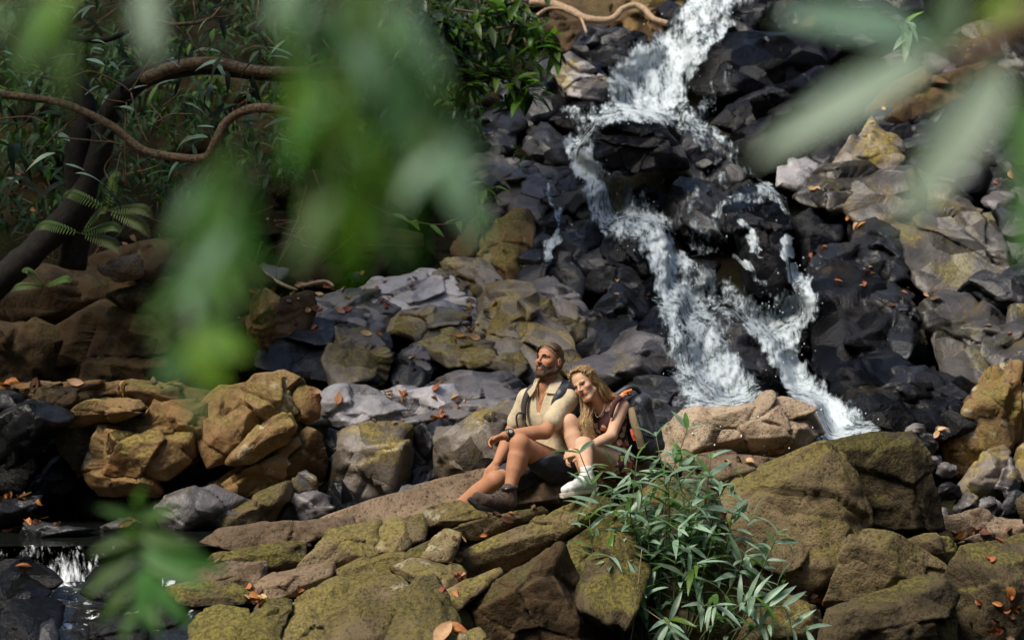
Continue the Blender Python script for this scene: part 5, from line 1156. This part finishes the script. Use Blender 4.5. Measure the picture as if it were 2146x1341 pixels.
# hair combed back into a knot
Hm = Field(np.array(tuple(HM.o)) - .17, np.array(tuple(HM.o)) + .17, .0035); Hm.ell(HM(0, -.014, .040), (.077, .097, .084), HM.M); Hm.half(HM(0, .068, .070), HM.f * .85 - HM.u * .52); Hm.half(HM(0, -.02, -.015), -HM.u * .75 + HM.f * .66)
Hm.ell(HM(0, -.112, .022), (.028, .030, .030), HM.M, .012); Hm.cone(HM(0, -.08, -.02), HM(0, -.07, -.06), .04, .022, .03)
hm = cloth("hair", Hm, HAIRM, man, .002, 60, 8, it=1)
J = Join(); rr = random.Random(4)
for i in range(330):
    a = rr.uniform(-1.35, 1.35); h0 = rr.uniform(0, .35); pts = []
    for t in np.linspace(0, 1, 7):
        th = .62 + h0 * .3 + t * 2.0; x = math.sin(a) * .079 * (1 - .55 * t ** 2); rad = 1.02 + rr.uniform(-.004, .012)
        y = -.014 + .097 * math.cos(th) * rad * math.cos(a * .55); z = .040 + .084 * math.sin(min(th, 2.75)) * rad * math.cos(a * .85); pts.append(HM(x * rad, y, z) - man.location)
    V, F = tube(catmull(pts, 3), np.linspace(.0016, .0010, 19), 4); J.add(V, F)
for i in range(40):
    p = HM(0, -.115, .022) + Vector((rr.gauss(0, .012), rr.gauss(0, .012), rr.gauss(0, .014))); q_ = p + Vector((rr.gauss(0, .02), rr.gauss(0, .02), rr.gauss(0, .02))); V, F = tube([p - man.location, (p + q_) / 2 + Vector((.006, 0, .006)) - man.location, q_ - man.location], [.002, .002, .001], 4); J.add(V, F)
obj("hair_strands", J.mesh("hair_strands"), HAIRM, man)
# shirt
Bs = Field(lo, hi, .0055); torso(Bs, .013)
limb(Bs, shL, shL.lerp(elL, .62), [.070, .067, .070]); limb(Bs, shR, shR.lerp(elR, .74), [.068, .064, .066])
Bs.half(J_(1158, 958, 0), (.1, .1, -1)); sl_ = (elL - shL).normalized()
nk = HM(0, -.02, -.09)
Bs.cone(J_(1146, 822, .02), nk + HM.u * .05, .066, .085, .006, 'sub')
vb_ = J_(1129, 863, -.070); Bs.cone(vb_, J_(1132, 834, -.062), .011, .030, .004, 'sub'); Bs.cone(J_(1132, 834, -.062), J_(1138, 805, -.050), .030, .062, .004, 'sub')
shirt = cloth("shirt", Bs, KHAKI, man, .0065, 9, 2, (1, 1, .7))
# cut sleeve ends are flat: a rolled hem finishes each
def hem(name, c, ax, r, thick, mat, parent, sq=1.0):
    ax = Vector(ax).normalized(); a = ax.orthogonal().normalized(); b = ax.cross(a); pts = [c + (a * math.cos(t) + b * math.sin(t) * sq) * r for t in np.linspace(0, 2 * math.pi, 25)]
    V, F = tube([p - parent.location for p in pts], thick, 6, False); return obj(name, poly_mesh(name, V, F), mat, parent)
# collar
def flap(name, pts, thick, mat, parent):
    bm = bmesh.new(); vs = [bm.verts.new(Vector(p) - parent.location) for p in pts]; f = bm.faces.new(vs); bmesh.ops.triangulate(bm, faces=[f]); bmesh.ops.subdivide_edges(bm, edges=bm.edges[:], cuts=2, use_grid_fill=True)
    me = bpy.data.meshes.new(name); bm.to_mesh(me); bm.free(); o = obj(name, me, mat, parent); md = o.modifiers.new("thickness", 'SOLIDIFY'); md.thickness = thick; md.offset = 1; return o
flap("collar", [J_(1169,789,.0), J_(1177,801,-.065), J_(1163,825,-.130), J_(1143,823,-.100), J_(1151,806,-.088), J_(1160,796,-.04)], .007, KHAKI, man)
flap("collar", [J_(1127,796,-.055), J_(1119,806,-.050), J_(1106,821,-.030), J_(1112,832,-.050), J_(1122,818,-.072), J_(1127,804,-.070)], .007, KHAKI, man)
obj("collar_band", tube_mesh("collar_band", [p - mb for p in [J_(1127,797,-.06), J_(1132,800,.03), J_(1150,799,.10), J_(1168,792,.04), J_(1170,790,0)]], [.010, .014, .014, .012, .010], 8), KHAKI, man)
obj("necklace", tube_mesh("necklace", [p - mb for p in [J_(1126,812,-.068), J_(1126,834,-.064), J_(1130,844,-.068), J_(1137,832,-.076), J_(1146,815,-.085)]], [.0018] * 3, 5), GOLD, man)
# shorts
Bt = Field(lo, hi, .0055); CF = Frame(pelv, fM, (0, 0, 1)); Bt.ell(pelv, (.165, .135, .125), CF.M, .03); Bt.ell(waist + Vector((0, 0, -.05)), (.150, .112, .10), CF.M, .03)
limb(Bt, hipL, hipL.lerp(knL, .50), [.112, .110, .106]); limb(Bt, hipR, hipR.lerp(knR, .72), [.112, .104, .092]); Bt.half(J_(1158, 940, 0), (-.1, -.1, 1)); Bt.half(J_(1160, 1024, 0), (0, 0, -1))
Bt.half(hipL.lerp(knL, .60), (knL - hipL)) if False else None
cloth("shorts", Bt, NAVY, man, .006, 10, 5)
# boot on the left foot
fo = anL; hl = J_(1062, 1064, -.42); bl = J_(1012, 1054, -.58); to = J_(1000, 1046, -.60)
Bb = Field(np.minimum(np.array(tuple(to)), np.array(tuple(fo))) - .15, np.maximum(np.array(tuple(hl)), np.array(tuple(fo))) + .15, .0045)
Bb.cone(fo + Vector((0, 0, .025)), fo + Vector((.004, 0, -.045)), .050, .050, .015); Bb.cone(hl + Vector((0, 0, .012)), fo.lerp(hl, .5), .044, .048, .02); Bb.cone(fo + Vector((-.02, -.01, -.045)), bl + Vector((0, 0, .012)), .050, .040, .03); Bb.cone(bl + Vector((0, 0, .012)), to + Vector((0, 0, .012)), .040, .034, .02); Bb.cone(hl + Vector((0, 0, .015)), bl + Vector((0, 0, .010)), .040, .040, .02)
boot = cloth("boot", Bb, BOOT, man, .0025, 30, 2, it=2)
sole_dn = Vector((.10, .03, -1)).normalized()
def sole(name, pts, w, mat, parent, drop, hgt=.022):
    c = catmull(pts, 9); t = np.gradient(c, axis=0); t /= np.linalg.norm(t, axis=1)[:, None]; n = len(c); ww = np.interp(np.linspace(0, 1, n), np.linspace(0, 1, len(w)), w); up = np.array([0, 0, 1.0]); V = []; F = []
    for i in range(n):
        s = np.cross(t[i], up); s /= np.linalg.norm(s); nn = np.cross(s, t[i])
        for a, b in ((-1, 1), (1, 1), (1.04, .4), (1, 0), (-1, 0), (-1.04, .4)): V.append(c[i] + s * a * ww[i] * .5 + nn * (b * hgt - drop))
    for i in range(n - 1):
        for j in range(6): k = (j + 1) % 6; F.append((i * 6 + j, i * 6 + k, i * 6 + 6 + k, i * 6 + 6 + j))
    F += [(5, 4, 3, 2, 1, 0), tuple(len(V) - 6 + q for q in range(6))]
    return obj(name, poly_mesh(name, [Vector(v) - parent.location for v in V], F, False), mat, parent)
back_h = hl + (hl - bl).normalized() * .045; front_t = to + (to - bl).normalized() * .038
sole("boot_sole", [back_h, hl, hl.lerp(bl, .5), bl, to, front_t + Vector((0, 0, .012))], [.050, .078, .070, .088, .076, .030], SOLE, man, .044, .024)
for i in range(5):
    p = fo.lerp(bl, .12 + .16 * i) + Vector((-.012, -.02, .040 - .004 * i)); s = Vector((.55, -.8, 0)).normalized() * (.034 - .003 * i)
    obj("lace", tube_mesh("lace", [p - s - mb, p + Vector((-.006, -.006, .008)) - mb, p + s - mb], [.0045] * 3, 5), BLACK, man)
obj("boot_collar", tube_mesh("boot_collar", [fo + Vector((math.cos(a) * .049, math.sin(a) * .049, .040 + .008 * math.cos(a))) - mb for a in np.linspace(0, 6.283, 13)], [.012] * 3, 6, 3), BLACK, man)
# watch
wv = (elL - wrL).normalized(); wc = wrL + wv * .022
hem("watch_strap", wc, wv, .0335, .009, BLACK, man); hem("watch_strap", wc + wv * .012, wv, .0335, .008, BLACK, man)
wn_ = Vector((-.15, -.85, .5)).normalized(); wn_ = (wn_ - wv * wn_.dot(wv)).normalized(); dc = wc + wv * .006 + wn_ * .036
def disc(name, c, n, r, h, mat, parent, seg=20):
    n = Vector(n).normalized(); a = n.orthogonal().normalized(); b = n.cross(a); V = []; F = []
    for z, rr_ in ((0, r), (h * .8, r), (h, r * .86)): V += [c + n * z + (a * math.cos(t) + b * math.sin(t)) * rr_ - parent.location for t in np.linspace(0, 2 * math.pi, seg, endpoint=False)]
    for l in range(2): F += [(l * seg + i, l * seg + (i + 1) % seg, (l + 1) * seg + (i + 1) % seg, (l + 1) * seg + i) for i in range(seg)]
    F.append(tuple(range(2 * seg, 3 * seg))); return obj(name, poly_mesh(name, V, F, False), mat, parent)
disc("watch_case", dc, wn_, .025, .012, BLACK, man); disc("watch_dial", dc + wn_ * .0122, wn_, .013, .002, STEEL, man)
# pack on his back
def pack(label, c, f, u, size, mat):
    Fp = Frame(c, f, u); root = tag(empty("backpack", Fp(0, 0, -size[2] * .5)), label, "backpack"); Bp = Field(np.array(tuple(c)) - max(size) * .75, np.array(tuple(c)) + max(size) * .75, .008)
    for x in (-1, 1):
        for y in (-1, 1): Bp.cone(Fp(x * size[0] * .28, y * size[1] * .22, -size[2] * .38), Fp(x * size[0] * .25, y * size[1] * .2, size[2] * .30), size[1] * .30, size[1] * .27, .03)
    Bp.cone(Fp(-size[0] * .28, 0, size[2] * .36), Fp(size[0] * .28, 0, size[2] * .36), size[1] * .34, size[1] * .34, .03); Bp.cone(Fp(0, 0, -size[2] * .35), Fp(0, 0, size[2] * .3), size[1] * .5, size[1] * .45, .03)
    cloth("bag", Bp, mat, root, .012, 9, 4); return root, Fp
mpk, MF = pack("black backpack worn by the bearded man", J_(1178, 868, .26), fM, (.05, .05, 1), (.28, .20, .42), PACK)
def top_strap(root, pts, nrm, w, mat, nm="strap", th=.012): return strip(nm, pts, w, th, nrm, mat, root)
top_strap(mpk, [J_(1190,800,.12), J_(1184,806,-.02), J_(1178,818,-.135), J_(1168,835,-.150), J_(1162,850,-.145), J_(1163,872,-.145)], [(.2,0,1),(.1,-.4,1),(0,-1,.6),(-.1,-1,.2),(-.1,-1,0),(0,-1,0)], [.07, .066, .062, .058, .05, .02], PACK)
top_strap(mpk, [J_(1122,806,.10), J_(1113,813,.02), J_(1104,828,-.02), J_(1098,850,-.03), J_(1099,882,-.03)], [(-.2,0,1),(-.3,-.5,.8),(-.6,-.8,.2),(-.6,-.8,0),(-.6,-.8,0)], [.05, .05, .048, .045, .03], GREYST)
obj("strap_loop", tube_mesh("strap_loop", [p - mpk.location for p in [J_(1097,866,-.05), J_(1086,866,-.06), J_(1082,876,-.06), J_(1085,895,-.05), J_(1087,905,-.03)]], [.007] * 3, 6), PACK, mpk)

# ---------------------------------------------------------------- the woman
wb = J_(1285, 1012, -.05)
lo, hi = np.array(tuple(J_(1160, 1060, -.9))), np.array(tuple(J_(1350, 750, .5))); lo, hi = np.minimum(lo, hi) - .06, np.maximum(lo, hi) + .06
fW = Vector((-.66, -.75, 0)).normalized()
HW = Frame(J_(1226, 805, -.15), (-.47, -.84, -.20), (-.46, .08, .87))
wch, wwa, wpe = J_(1272, 886, -.02), J_(1282, 935, .0), J_(1288, 972, .0)
sL, eL, rL = J_(1303, 852, -.12), J_(1281, 914, -.24), J_(1222, 944, -.46)
sR, eR, rR = J_(1240, 866, .12), J_(1232, 925, .0), J_(1205, 950, -.32)
pL, kL, aL = J_(1297, 978, -.10), J_(1223, 935, -.42), J_(1230, 996, -.62)
pR, kR, aR = J_(1270, 978, .06), J_(1192, 886, -.16), J_(1228, 1000, -.28)
def wtorso(B, g=0.0):
    CF = Frame(wch, fW, (-.15, 0, 1)); B.ell(wch, (.135, .092, .14), CF.M, .03, 'add', g); B.ell(wwa, (.115, .088, .12), CF.M, .04, 'add', g); B.ell(wpe, (.140, .115, .11), CF.M, .04, 'add', g)
    for s in (-1, 1): B.ell(CF(s * .06, .075, -.01), (.050, .045, .05), None, .025, 'add', g)
B = Field(lo, hi, .0046); wtorso(B); B.cone(sL, sR, .045, .045, .035); B.cone(wch + Vector((-.01, 0, .10)), J_(1256, 848, -.03), .07, .052, .03); B.cone(J_(1258, 856, -.02), HW(0, -.015, -.06), .048, .043, .02)
add_head(B, HW, .93, .85, 0.0, True)
limb(B, sL, eL, [.048, .044, .040, .036]); limb(B, eL, rL, [.036, .037, .030, .023]); limb(B, sR, eR, [.046, .042, .036]); limb(B, eR, rR, [.036, .034, .023])
limb(B, pL, kL, [.095, .086, .070, .054]); B.ell(kL + Vector((0, 0, .004)), (.052, .052, .052), None, .03); limb(B, kL, aL, [.053, .056, .046, .034])
limb(B, pR, kR, [.095, .086, .068, .054]); B.ell(kR, (.053, .053, .055), None, .03); limb(B, kR, aR, [.052, .058, .054, .040, .033])
add_hand(B, rL, (-.85, -.30, -.12), (-.1, .8, -.5), [(.06, (.3, .6, .5)), (.0, (.35, .6, .5)), (-.04, (.4, .6, .5)), (-.1, (.4, .6, .5))], (.8, .5, .3), .86)
add_hand(B, rR, (-.55, -.5, -.45), (.3, -.6, -.5), [(.05, (.4, .7, .5)), (.0, (.4, .7, .5)), (-.05, (.5, .7, .5)), (-.1, (.5, .7, .5))], (.7, .6, .2), .86)
def paint_w(V, col):
    q = HW.loc(V) / .93; lip = (np.abs(q[:, 0]) < .027 - .5 * np.abs(q[:, 2] + .0575)) & (q[:, 1] > .06) & (np.abs(q[:, 2] + .0580) < .0095); col[lip, :3] = (.50, .16, .13)
    ck = np.exp(-((np.abs(q[:, 0]) - .043) ** 2 + (q[:, 2] + .022) ** 2) / .0005) * (q[:, 1] > .02); col[:, :3] *= 1 - ck[:, None] * np.array([.0, .20, .22])
woman = body_obj(B, "woman in a floral romper resting her head on the man's shoulder", (.58, .36, .235), paint_w, wb)
face_bits(woman, HW, .93, hair_mat("blond_brow", (.16, .09, .045), (.24, .14, .07)), .0024)
obj("smile_line", tube_mesh("smile_line", [HW(x * .93, y * .93, z * .93) - wb for x, y, z in [(-.024, .080, -.0535), (-.012, .0900, -.0580), (.0, .0915, -.0585), (.012, .0900, -.0580), (.024, .080, -.0535)]], [.0008, .0014, .0008], 4), IRIS, woman)
Bs = Field(lo, hi, .0055); wtorso(Bs, .009); limb(Bs, pL, pL.lerp(kL, .22), [.106, .104]); limb(Bs, pR, pR.lerp(kR, .25), [.106, .102]); Bs.cone(sL + Vector((-.045, 0, .015)), wch + Vector((.06, -.07, .05)), .030, .035, .02); Bs.cone(sR + Vector((.045, 0, .01)), wch + Vector((-.05, -.0, .05)), .030, .035, .02)
Bs.cone(J_(1254, 842, -.06), J_(1247, 872, -.16), .055, .040, .01, 'sub')
cloth("romper", Bs, FLORAL, woman, .006, 10, 7)
obj("necklace", tube_mesh("necklace", [p - wb for p in [J_(1246,846,-.13), J_(1246,862,-.16), J_(1252,874,-.18), J_(1262,864,-.17), J_(1268,846,-.13)]], [.0016] * 3, 5), GOLD, woman)
obj("bracelet", tube_mesh("bracelet", [rL + Vector((.006, 0, 0)) + (Vector((0, 1, 0)) * math.cos(a) + Vector((.25, 0, 1)).normalized() * math.sin(a)) * .026 - wb for a in np.linspace(0, 6.283, 13)], [.003] * 3, 5, 3), GOLD, woman)
# white sneaker
hl = J_(1238, 1017, -.60); bl = J_(1196, 1024, -.72); to = J_(1184, 1027, -.74)
Bb = Field(np.minimum(np.array(tuple(to)), np.array(tuple(aL))) - .15, np.maximum(np.array(tuple(hl)), np.array(tuple(aL))) + .15, .0045)
Bb.cone(aL + Vector((0, 0, .012)), aL + Vector((.004, 0, -.03)), .043, .045, .012); Bb.cone(aL + Vector((0, 0, -.03)), hl, .044, .037, .02); Bb.cone(aL + Vector((-.015, -.01, -.035)), bl + Vector((0, 0, .006)), .040, .031, .02); Bb.cone(bl + Vector((0, 0, .004)), to + Vector((0, 0, .002)), .031, .027, .02); Bb.cone(hl, bl, .034, .033, .02)
cloth("sneaker", Bb, WHITE, woman, .0015, 40, 1, it=2)
sole("sneaker_sole", [hl + (hl - bl).normalized() * .038, hl, hl.lerp(bl, .5), bl, to + (to - bl).normalized() * .03], [.045, .072, .066, .078, .045], CREAM, woman, .042, .026)
for i in range(5):
    p = aL.lerp(bl, .22 + .15 * i) + Vector((-.014, -.014, .020 - .003 * i)); s = Vector((.5, -.85, 0)).normalized() * .024
    obj("lace", tube_mesh("lace", [p - s - wb, p + Vector((-.004, -.004, .008)) - wb, p + s - wb], [.0035] * 3, 5), WHITE, woman)
obj("sock", tube_mesh("sock", [aL + Vector((0, 0, .02)) - wb, aL + Vector((-.004, .005, .055)) - wb], [.040, .039], 12, 3), WHITE, woman)
sr = J_(1188, 1012, -.24); Bb = Field(np.array(tuple(sr)) - .2, np.array(tuple(sr)) + .2, .006); Bb.cone(aR, aR + Vector((.01, .02, -.06)), .042, .044, .01); Bb.cone(aR + Vector((0, 0, -.06)), aR + Vector((-.10, -.10, -.075)), .040, .034, .02); cloth("sneaker", Bb, WHITE, woman, .0015, 40, 1)
# hair: curls at the crown, long waves down the back and over the chest
Hw = Field(np.array(tuple(HW.o)) - .17, np.array(tuple(HW.o)) + .17, .0038); Hw.ell(HW(0, -.020, .034), (.076, .093, .083), HW.M); Hw.half(HW(0, .046, .060), HW.f * .9 - HW.u * .42); Hw.ell(HW(0, -.06, -.03), (.065, .05, .07), HW.M, .03)
cloth("hair", Hw, HAIRW, woman, .005, 40, 4, it=1)
J = Join(); rr = random.Random(9)
def lock(pts, r, amp, freq, n=26):
    c = catmull(pts, 6); n = len(c); ph = rr.uniform(0, 6.28); t = np.linspace(0, 1, n); w_ = np.stack([np.sin(t * freq + ph), np.cos(t * freq * .9 + ph), np.sin(t * freq * 1.1 + ph + 1)], 1) * amp * (0.3 + t)[:, None]
    V, F = tube(c + w_ - np.array(tuple(wb)), r * (1 - .75 * t ** 2), 4, False); J.add(V, F)
for i in range(420):            # from the parting back over the near side and down behind the shoulder
    a = rr.uniform(-.2, 1.45); st = HW(math.sin(a) * .072, .062 - .05 * rr.random() - .03 * abs(a), .040 + math.cos(a) * .075)
    sd = HW(.074 + rr.gauss(0, .005), -.02 + rr.gauss(0, .016), .02 + rr.gauss(0, .015)); e1 = J_(1268 + rr.gauss(0, 5), 826 + rr.gauss(0, 6), -.10 + rr.gauss(0, .02)); e2 = J_(1290 + rr.gauss(0, 8), 836 + rr.gauss(0, 4), -.02 + rr.gauss(0, .03)); e3 = J_(1300 + rr.gauss(0, 10), 860 + rr.gauss(0, 12), .08)
    lock([st, st.lerp(sd, .5) + HW.l * .015 + HW.u * .012, sd, e1, e2, e3], rr.uniform(.0010, .0021), .0028, 13)
for i in range(240):             # far-side locks falling over the chest
    st = HW(-.05 + rr.gauss(0, .012), -.01 + rr.gauss(0, .02), -.02); e1 = J_(1232 + rr.gauss(0, 6), 856 + rr.gauss(0, 4), -.13 + rr.gauss(0, .02)); e2 = J_(1226 + rr.gauss(0, 7), 885, -.20 + rr.gauss(0, .02)); e3 = J_(1234 + rr.gauss(0, 9), 918 + rr.gauss(0, 8), -.22 + rr.gauss(0, .02))
    lock([st, e1, e2, e3], rr.uniform(.0010, .0020), .0045, 12)
for i in range(260):            # curls round the hairline
    a = rr.uniform(-1.3, 1.45); c0 = HW(math.sin(a) * .073, .052 - .02 * abs(a) + rr.gauss(0, .012), .036 + math.cos(a) * .074); c1 = c0 + HW.l * rr.gauss(.008, .012) + HW.u * rr.gauss(.004, .006) - HW.f * .02; c2 = c1 + HW.l * rr.gauss(.006, .01) - HW.f * .025 + HW.u * rr.gauss(-.004, .006)
    lock([c0, c1, c2], rr.uniform(.0012, .0024), .005, 9)
obj("hair_locks", J.mesh("hair_locks"), HAIRW, woman)
# her pack
wpk, WF = pack("tall black backpack with orange trim worn by the woman", J_(1338, 892, .10), fW, (-.34, .1, 1), (.25, .19, .40), PACK)
obj("rolled_handle", tube_mesh("rolled_handle", [p - wpk.location for p in [J_(1302,826,-.10), J_(1312,822,-.10), J_(1324,818,-.09)]], [.010, .014, .012], 8), ORANGE, wpk)
obj("lid_roll", tube_mesh("lid_roll", [p - wpk.location for p in [J_(1290,829,.02), J_(1312,816,.03), J_(1330,812,.05), J_(1341,822,.06)]], [.018, .024, .022, .014], 8, bump=.2), PACK, wpk)
top_strap(wpk, [J_(1318,826,-.02), J_(1305,830,-.14), J_(1290,842,-.195), J_(1283,858,-.215), J_(1279,875,-.22)], [(.3,-.3,1),(.1,-.5,1),(-.1,-1,.5),(-.1,-1,.2),(-.1,-1,0)], [.04, .04, .036, .034, .03], FLORAL)
strip("side_panel", [J_(1322,852,-.14), J_(1328,880,-.15), J_(1338,912,-.14), J_(1345,938,-.12)], [.05, .055, .055, .05], .010, [(-.2,-1,.1)] * 4, TANCL, wpk)
strip("zip_tag", [J_(1322,898,-.185), J_(1326,910,-.19), J_(1330,922,-.185)], [.014, .022, .016], .008, [(0,-1,.1)] * 3, REDOR, wpk)
for q in ([(1334,850),(1350,880),(1364,925)], [(1345,845),(1362,880),(1376,918)], [(1330,905),(1350,912),(1370,915)]):
    obj("webbing", tube_mesh("webbing", [J_(x, y, -.10 + .03 * i) - wpk.location for i, (x, y) in enumerate(q)], [.005] * 3, 5), GREYST, wpk)
# ------------------------------------------------------------------ fallen leaves and roots
R5 = random.Random(77)
bpy.context.view_layer.update()
dg = bpy.context.evaluated_depsgraph_get()
ONROCK = {"boulder", "cobble", "loose_stone", "ground"}
def drop_leaf(x, y, kinds, size, label, group):
    """a leaf resting where the sight line through the traced spot meets the rock"""
    o0 = Vector((0, 0, CAMZ)); dv = (P(x, y, 10) - o0).normalized(); st = o0.copy(); hit = None
    for _ in range(12):
        ok, loc, nrm, idx, ob, mtx = S.ray_cast(dg, st, dv)
        if not ok: break
        if ob.name.split('.')[0] in ONROCK: hit = (loc, nrm); break
        st = loc + dv * .01
    if hit is None: return
    loc, nrm = hit; a = R5.uniform(0, 6.283); d = Vector((math.cos(a), math.sin(a), R5.uniform(-.2, .2))); up = (nrm + Vector((0, 0, .5)) + Vector((R5.gauss(0, .18), R5.gauss(0, .18), 0))).normalized()
    d = d - up * d.dot(up); s = size * R5.choice([.45, .6, .75, .9, 1.15])
    o = put_leaf(None, (0, 0, 0), R5.choice(kinds), R5.randrange(3), loc + up * .012 - d.normalized() * s * .5, d, up, s, R5.uniform(-.25, .25), .5, "fallen_leaf")
    tag(o, label, "leaf", group)
LIT = [("dry orange leaf lying on the pale slabs of the rockfall", "leaves on the rockfall", [(720,610,60,14,26),(600,650,40,22,16),(740,650,60,14,16),(870,600,8,22,5),(860,640,25,8,8),(990,660,6,36,16),(1000,705,14,6,8),(660,600,60,8,18),(800,700,30,8,6),(880,760,20,10,4),(1040,640,30,30,3),(1310,605,40,16,8),(870,835,70,8,8),(950,850,20,18,12),(760,830,80,6,7),(810,880,20,8,5),(930,880,18,6,5)], ['dead', 'tan', 'tan', 'brown'], .085),
       ("rust coloured leaf caught between the mossy bank rocks", "leaves in the cracks of the mossy bank", [(958,1150,6,26,10),(965,1200,5,18,6),(1075,1085,22,8,8),(1035,1080,8,4,4),(945,1240,14,6,5),(1010,1118,12,5,4),(1120,1065,8,4,2),(540,1240,16,8,10),(530,1272,22,6,9),(480,1175,20,5,3),(1690,1255,30,6,8),(1545,968,18,5,5),(1530,1080,6,8,2),(1640,940,14,4,4)], ['dead', 'brown', 'tan'], .075),
       ("red brown leaf on the dark stones by the pool", "leaves by the pool", [(25,1040,22,4,14),(95,1096,40,6,22),(265,1100,10,8,6),(90,1055,20,6,3)], ['dead', 'brown'], .085),
       ("orange leaf lodged on the dark rocks right of the falls", "leaves right of the falls", [(1790,470,10,10,6),(1720,530,20,8,5),(1800,575,25,20,7),(1825,570,10,8,4),(1865,635,4,8,1),(1925,625,12,8,5),(1960,620,6,8,2),(2110,375,20,5,3),(1850,240,10,20,3),(1975,890,8,14,3),(2130,800,16,10,5),(2090,690,14,12,3),(1700,400,10,6,3),(1905,605,8,5,3)], ['dead', 'tan', 'brown'], .09),
       ("red leaf on the litter covered bank stone", "leaves on the bank stone", [(2080,1175,14,10,4),(2080,1120,60,8,16),(2090,1290,40,24,14),(2130,1250,20,20,8),(2040,1115,20,5,6),(2050,1340,30,8,5)], ['dead', 'dead', 'brown'], .085),
       ("pale dead leaf on the shaded bank and ledge crest", "leaves on the shaded bank", [(150,540,20,20,8),(60,400,70,40,22),(420,510,60,6,8),(200,808,120,6,16),(250,470,60,50,8),(40,810,40,5,5),(590,470,40,40,6)], ['dead', 'brown', 'tan'], .10)]
for lab, grp, spots, kinds, size in LIT:
    for x, y, sx, sy, n in spots:
        for i in range(math.ceil(n * .58)): drop_leaf(R5.gauss(x, sx), R5.gauss(y, sy), kinds, size, lab, grp)
def big_leaf(x, y, kind, size, label): 
    n0 = set(bpy.data.objects.keys()); drop_leaf(x, y, [kind], size, label, None)
big_leaf(930, 1325, 'tan', .17, "large curled tan leaf at the foot of the mossy bank")
big_leaf(962, 1322, 'dead', .13, "bright orange leaf beside the large curled tan leaf")
big_leaf(48, 1188, 'dead', .16, "single flat orange leaf stuck on the round wet boulder")
big_leaf(625, 1232, 'dead', .14, "curled orange leaf alone on the brown flat slab")
big_leaf(498, 668, 'tan', .08, "single pale leaf stuck to the dark wall")
rt = [("pale root looping above the falls", [(1110,5),(1160,10),(1200,25),(1230,40),(1280,42),(1305,20),(1330,12),(1350,20),(1370,40),(1400,50)], .045), ("thin pale root crossing the brown bank above the falls", [(1100,60),(1130,30),(1160,18),(1210,30),(1230,70)], .022),
      ("bare fallen stick leaning on the leaf strewn slab", [(480,515),(530,555),(580,590),(622,608)], .022), ("short dead root stub on the leaf strewn slab", [(630,600),(680,590),(700,600)], .02)]
for lab, q, r in rt:
    pts = [P(x, y, dB(y) - (.75 if y < 100 else .55)) for x, y in q]; b = pts[0]; o = obj("root" if 'root' in lab else "stick", tube_mesh("root", [p - b for p in pts], [r, r * .8, r * .6], 9, 8, .15), ROOT, None, b); tag(o, lab, "root" if 'root' in lab else "stick")
